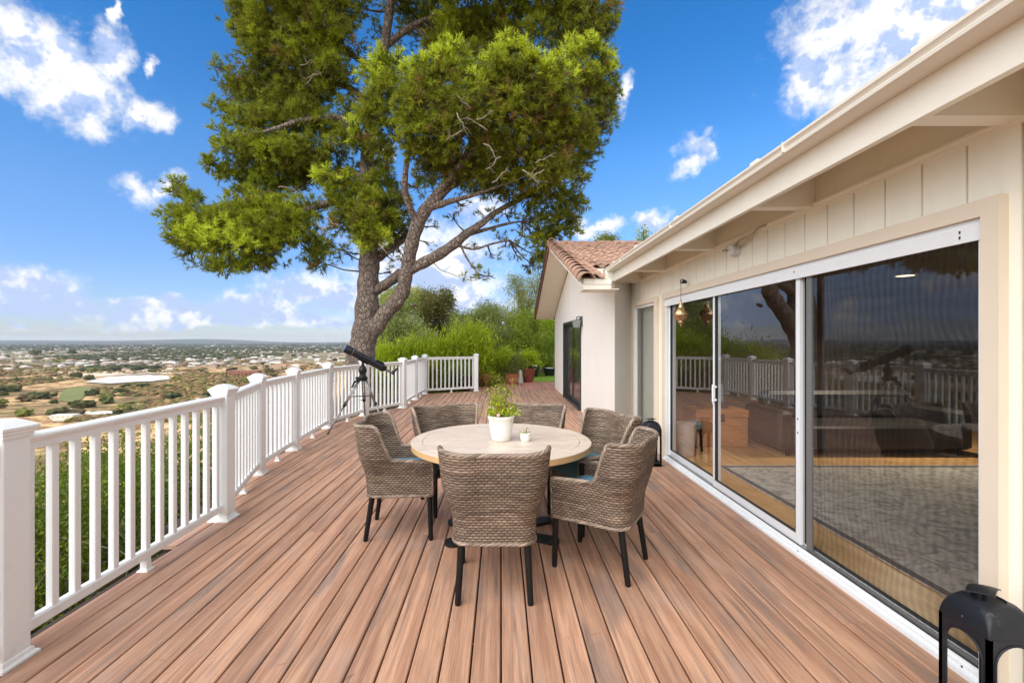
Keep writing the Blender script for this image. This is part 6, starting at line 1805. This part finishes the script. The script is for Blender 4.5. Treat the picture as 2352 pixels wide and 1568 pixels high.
# ------------------------------------------------------------------ the valley: trees and houses
from mathutils import noise as mn
def ico(sub, seed, squash=0.8, amp=.25):
    import bmesh
    b = bmesh.new(); bmesh.ops.create_icosphere(b, subdivisions=sub, radius=1.0)
    for v in b.verts:
        q = v.co * 1.7 + Vector((seed * 7.1, seed * 3.3, 0))
        v.co *= 1 + amp * mn.noise(q) * 2.0 + amp * .7 * mn.noise(q * 2.7)
        v.co.z = v.co.z * squash
    me = bpy.data.meshes.new('tree_crown'); b.to_mesh(me); b.free()
    return me
vt, t, b = mat('valley_tree_foliage')
rnd = t.node('ShaderNodeObjectInfo').outputs['Random']
co = t.node('ShaderNodeTexCoord').outputs['Object']
c = t.ramp(rnd, [(0.0, (0.040, 0.050, 0.022)), (0.35, (0.070, 0.078, 0.030)), (0.6, (0.11, 0.085, 0.045)), (0.8, (0.085, 0.105, 0.030)), (1.0, (0.19, 0.20, 0.045))])
c = t.vm('SCALE', c, t.math('ADD', .5, t.noise(co, 2.5, 4.0, .7)))
t.put(b.inputs['Base Color'], c); b.inputs['Roughness'].default_value = 1.0; b.inputs['Specular IOR Level'].default_value = .1
vt2, t, b = mat('valley_tree_mass')
geo = t.node('ShaderNodeNewGeometry').outputs['Random Per Island']
c = t.ramp(geo, [(0.0, (0.035, 0.045, 0.024)), (0.4, (0.060, 0.068, 0.030)), (0.7, (0.085, 0.078, 0.045)), (1.0, (0.12, 0.125, 0.045))])
t.put(b.inputs['Base Color'], c); b.inputs['Roughness'].default_value = 1.0; b.inputs['Specular IOR Level'].default_value = .1
crowns = [ico(3, s, .85, .42) for s in range(6)]
lowcr = [ico(1, s + 20, .8, .3) for s in range(6)]
for me in crowns: me.materials.append(vt)
rv = np.random.default_rng(99)
EXCL = [(125, 215, 885, 930), (190, 395, 858, 884)]
def spot(vmin, vmax, pw=1.0, xa=-30, xb_=1160):
    """a place in the valley, even over the picture, kept clear of the field and the white liner"""
    while True:
        x = rv.uniform(xa, xb_); v = vmin + (vmax - vmin) * rv.random() ** pw
        if any(a < x < b_ and c_ < v + PY < d_ for a, b_, c_, d_ in EXCL): continue
        Z = 61.0 * F / v
        for _ in range(3):
            X = (x - PX) / F * Z; Z = (H - ground(X, Z)) * F / v
        X = (x - PX) / F * Z
        if X < xb(min(Z, 60)) - 60 : return X, Z, ground(X, Z), x, v
mbx = MB(); mbx.tube([(0, 0, -1.6), (0, 0, -.3)], [.10, .06], 5); trunk_me = mbx.mesh('trunk'); trunk_me.materials.append(M['twig_dark'])
for i in range(190):
    X, Z, gz, x, v = spot(22, 175, 1.25)
    s = rv.uniform(2.2, 5.2) * (1.0 if Z < 900 else 1.3)
    root = empty('valley_tree', (X, Z, gz), rv.uniform(0, 6.28), 'tree or bush scattered over the dry valley below the deck', 'tree', 'trees scattered over the valley')
    o = bpy.data.objects.new('crown', crowns[i % 6]); COL.objects.link(o); o.parent = root; o.location = (0, 0, s * .75); o.scale = (s * rv.uniform(1, 1.5), s * rv.uniform(1, 1.4), s * rv.uniform(.7, 1.0))
    o = bpy.data.objects.new('trunk', trunk_me); COL.objects.link(o); o.parent = root; o.location = (0, 0, s * .9); o.scale = (s, s, s * .7)
# named larger trees
for (x, v, s, lab) in ((176, 84, 5.5, 'rounded green tree at the left end of the white reservoir liner'), (205, 89, 4.6, 'small green tree on the near edge of the white reservoir liner'), (212, 125, 4.5, 'dark green bush at the right edge of the mown sports field'), (82, 32, 15, 'large dark tree mass on the valley floor at the far left'), (165, 28, 14, 'large olive green tree in the valley right of the dark tree'), (390, 21, 9, 'bright green tree, left one of the pair in the valley'), (413, 20, 9, 'bright green tree, right one of the pair in the valley')):
    Z = 61 * F / v; X = (x - PX) / F * Z; Z = (H - ground(X, Z)) * F / v
    root = empty('valley_tree', ((x - PX) / F * Z, Z, ground((x - PX) / F * Z, Z)), 0, lab, 'tree')
    o = bpy.data.objects.new('crown', crowns[int(x) % 6]); COL.objects.link(o); o.parent = root; o.location = (0, 0, s * .8); o.scale = (s * 1.3, s * 1.2, s)
    o = bpy.data.objects.new('trunk', trunk_me); COL.objects.link(o); o.parent = root; o.location = (0, 0, s * .9); o.scale = (s, s, s * .7)
# the far trees as one mass
def mass(n, vmin, vmax, pw, smin, smax, meshes, m, name, lab, flat=1.0, cat=None, cluster=None):
    VV = []; FF = []; off = 0
    base = []
    for me in meshes:
        vv = np.array([v.co[:] for v in me.vertices]); ff = np.array([p.vertices[:] for p in me.polygons]); base.append((vv, ff))
    for i in range(n):
        X, Z, gz, x, v = spot(vmin, vmax, pw, *((-1500, 0) if i % 4 == 3 else ()))
        if cluster and mn.noise(Vector((X * cluster, Z * cluster * .6, 3.3))) < -0.02: continue
        s = rv.uniform(smin, smax); a = rv.uniform(0, 6.28); ca, sa = math.cos(a), math.sin(a)
        if Z > 2500: s *= min(2.6, (Z / 2500) ** .5)
        vv, ff = base[i % len(base)]
        q = vv * np.array([s * rv.uniform(1, 1.6), s * rv.uniform(1, 1.6), s * flat])
        q = np.stack([q[:, 0] * ca - q[:, 1] * sa + X, q[:, 0] * sa + q[:, 1] * ca + Z, q[:, 2] + gz + s * flat * .6], 1)
        VV.append(q); FF.append(ff + off); off += len(vv)
    VV = np.concatenate(VV); FF = np.concatenate(FF)
    me = bpy.data.meshes.new(name)
    me.vertices.add(len(VV)); me.vertices.foreach_set('co', VV.reshape(-1).astype(np.float32))
    k = FF.shape[1]; me.loops.add(FF.size); me.loops.foreach_set('vertex_index', FF.reshape(-1).astype(np.int32))
    me.polygons.add(len(FF)); me.polygons.foreach_set('loop_start', np.arange(0, FF.size, k, dtype=np.int32)); me.polygons.foreach_set('loop_total', np.full(len(FF), k, dtype=np.int32))
    me.update(calc_edges=True); me.materials.append(m)
    o = obj(name, me, None); tag(o, lab, cat, kind='stuff'); return o
mass(20000, 2.5, 75, 1.25, 4.0, 8.0, lowcr, vt2, 'valley_woods', 'countless dark trees filling the valley towards the horizon', .8, 'trees', .0016)
scr, t, b = mat('brown_scrub_foliage')
geo = t.node('ShaderNodeNewGeometry').outputs['Random Per Island']
c = t.ramp(geo, [(0.0, (0.12, 0.075, 0.042)), (0.3, (0.26, 0.16, 0.080)), (0.6, (0.12, 0.10, 0.04)), (0.85, (0.16, 0.165, 0.05)), (1.0, (0.40, 0.28, 0.13))])
t.put(b.inputs['Base Color'], c); b.inputs['Roughness'].default_value = 1.0; b.inputs['Specular IOR Level'].default_value = .1
mass(21000, 40, 185, 1.0, .9, 3.4, lowcr, scr, 'hillside_scrub', 'brown and olive scrub covering the near dry slopes', .7, 'scrub', .009)
# houses
hw_ = [simple('pale_house_wall', (0.62, 0.56, 0.48), .9), simple('white_house_wall', (0.74, 0.71, 0.66), .9), simple('tan_house_wall', (0.48, 0.36, 0.26), .9)]
hr_ = [simple('grey_house_roof', (0.33, 0.30, 0.28), .9), simple('terracotta_house_roof', (0.36, 0.19, 0.12), .9), simple('white_flat_roof', (0.72, 0.69, 0.66), .8)]
def house_meshes(k):
    L_, W_, h = [(8, 5, 3.2), (11, 5.5, 3.4), (7, 6, 5.6), (16, 8, 4.2)][k]
    a = MB(); a.box(-L_, L_, -W_, W_, -2, h); wm = a.mesh('wall')
    b_ = MB()
    if k < 3: b_.add([(-L_ - .6, -W_ - .6, h + .02), (L_ + .6, -W_ - .6, h + .02), (L_ + .6, W_ + .6, h + .02), (-L_ - .6, W_ + .6, h + .02), (-L_ * .55, 0, h + 2.2), (L_ * .55, 0, h + 2.2)], [(0, 1, 5, 4), (1, 2, 5), (2, 3, 4, 5), (3, 0, 4), (3, 2, 1, 0)])
    else: b_.box(-L_ - .2, L_ + .2, -W_ - .2, W_ + .2, h + .02, h + .6)
    rm_ = b_.mesh('roof')
    c_ = MB()
    for q in range(4): c_.box(-L_ * .8 + q * L_ * .45, -L_ * .8 + q * L_ * .45 + 1.4, -W_ - .05, -W_ + .02, 1.0, 2.3)
    return wm, rm_, c_.mesh('window')
HM = []
for k in range(4):
    for j in range(3):
        wm, rf, wi = house_meshes(k); wm.materials.append(hw_[j]); rf.materials.append(hr_[2 if k == 3 else (j + k) % 3]); wi.materials.append(M['seal']); HM.append((wm, rf, wi))
def put_house(X, Z, gz, rz, k, lab, s=1.0, group='houses scattered over the valley'):
    root = empty('valley_house', (X, Z, gz + .3), rz, lab, 'house', group); root.scale = (s, s, s)
    for nm, me in zip(('wall', 'roof', 'window'), HM[k]):
        o = bpy.data.objects.new(nm, me); COL.objects.link(o); o.parent = root
for i in range(290):
    X, Z, gz, x, v = spot(9, 70, 1.7)
    if v > 55 and rv.random() < .6: X, Z, gz, x, v = spot(14, 45, 1.2)
    put_house(X, Z, gz, rv.uniform(-.5, .5), int(rv.integers(0, 12)), 'small pale house among the trees of the valley', rv.uniform(.8, 1.25))
for (x, v, k, s, lab) in ((385, 57, 1, 1.0, 'white house above the reservoir liner'), (20, 66, 2, .9, 'white house among brown bushes at the far left'), (150, 175, 9, .5, 'white flat roofed shed just above the near top rail'), (245, 172, 10, .7, 'long white flat roofed building just above the top rail'), (460, 137, 9, .45, 'white flat roofed shed left of the second capped post')):
    Z = 61 * F / v
    for _ in range(4): Z = (H - ground((x - PX) / F * Z, Z)) * F / v
    X = (x - PX) / F * Z; put_house(X, Z, ground(X, Z), .15, k, lab, s, None)
hv = [bpy.data.meshes.new('far_house') for _ in range(2)]
for me, (a_, b_2) in zip(hv, ((1.0, .6), (1.4, .5))):
    me.from_pydata([(-a_, -b_2, -.3), (a_, -b_2, -.3), (a_, b_2, -.3), (-a_, b_2, -.3), (-a_, -b_2, .32), (a_, -b_2, .32), (a_, b_2, .32), (-a_, b_2, .32)], [], [(0, 3, 2, 1), (4, 5, 6, 7), (0, 1, 5, 4), (1, 2, 6, 5), (2, 3, 7, 6), (3, 0, 4, 7)])
fh, t, b = mat('far_house_paint')
c = t.ramp(t.node('ShaderNodeNewGeometry').outputs['Random Per Island'], [(0.0, (0.25, 0.17, 0.12)), (0.4, (0.38, 0.33, 0.28)), (0.75, (0.55, 0.51, 0.46)), (1.0, (0.80, 0.78, 0.75))])
t.put(b.inputs['Base Color'], c); b.inputs['Roughness'].default_value = .9
mass(1500, 5, 60, 1.35, 4.0, 8.0, hv, fh, 'far_town', 'countless small pale houses scattered over the valley town', 1.0, 'houses', .0024)
for q, (x, v, k, s_, lab) in enumerate(((60, 47, 9, 1.3, 'wide flat roofed pale building near the left edge of the valley'), (250, 42, 10, 1.2, 'wide pale building above the left end of the white liner'), (330, 49, 11, 1.1, 'wide tan walled building just above the white liner'), (450, 46, 9, 1.3, 'wide pale building between the liner and the brown building'), (640, 40, 10, 1.2, 'wide white building beyond the fourth capped post'), (730, 45, 6, 1.2, 'two storey pale house beyond the railing near the telescope'), (420, 75, 3, .8, 'small house on the tan slope right of the white liner'), (680, 58, 4, .9, 'small house on the dry slope left of the telescope'))):
    Z = 61 * F / v
    for _ in range(4): Z = (H - ground((x - PX) / F * Z, Z)) * F / v
    X = (x - PX) / F * Z; put_house(X, Z, ground(X, Z), .2 - .07 * q, k, lab, s_, None)
# red brown building with dark openings beyond the railing
v = 78; Z = 61 * F / v; x = 562
for _ in range(4): Z = (H - ground((x - PX) / F * Z, Z)) * F / v
X = (x - PX) / F * Z
rb = empty('brown_building', (X, Z, ground(X, Z)), 0, 'long low red brown building with a dark end wall beyond the railing posts', 'building')
mb = MB(); mb.box(-28, 28, -8, 8, 0, 8.5); obj('wall', mb, simple('red_brown_wall', (0.26, 0.115, 0.07), .9, var=.5, scale=.3), rb)
mb = MB(); mb.box(-29, 29, -9, 9, 8.52, 9.6); obj('roof', mb, simple('brown_roof', (0.30, 0.16, 0.11), .9, var=.4, scale=.4), rb)
mb = MB(); mb.box(-30.5, -28.02, -8, 8, 0, 13); obj('end_wall', mb, M['dark_under'], rb)
for k in range(7):
    mb = MB(); mb.box(-24 + k * 7.4, -24 + k * 7.4 + 4, -8.1, -7.9, 1, 4.5); obj('opening', mb, M['dark_under'], rb)

# fallen needles and crumbs on the deck
gq = np.random.default_rng(12); n = 420
c = np.stack([gq.uniform(-2.2, 2.0, n), 1.6 + gq.random(n) ** 1.3 * 8, np.full(n, 0.0022)], 1)
a = gq.uniform(0, 3.14, n); L_ = gq.uniform(.004, .03, n)[:, None] * (gq.random(n) < .5)[:, None] + .006
d_ = np.stack([np.cos(a), np.sin(a), gq.uniform(0, .1, n)], 1); s_ = np.stack([-np.sin(a), np.cos(a), np.zeros(n)], 1) * .0016
tag(obj('fallen_needles', np_mesh('fallen_needles', np.stack([c - d_ * L_, c - s_, c + d_ * L_ + (0, 0, .0005), c + s_], 1), 4, gq.random(n), M['peach']), None), 'scattered fallen pine needles and crumbs on the deck boards', 'needles', kind='stuff')

# ------------------------------------------------------------------ air
HZ = 1
if HZ:
    mb = MB(); mb.box(-30000, 30000, -30000, 30000, -75, 260)
    hz, t, b = mat('haze')
    t.n.remove(b)
    pv = t.node('ShaderNodeVolumePrincipled')
    pv.inputs['Color'].default_value = (0.80, 0.88, 1.0, 1)
    pv.inputs['Density'].default_value = 3.2e-5
    pv.inputs['Anisotropy'].default_value = 0.0
    t.l.new(pv.outputs[0], t.n['Material Output'].inputs['Volume'])
    tag(obj('haze', mb, hz), kind='stuff')
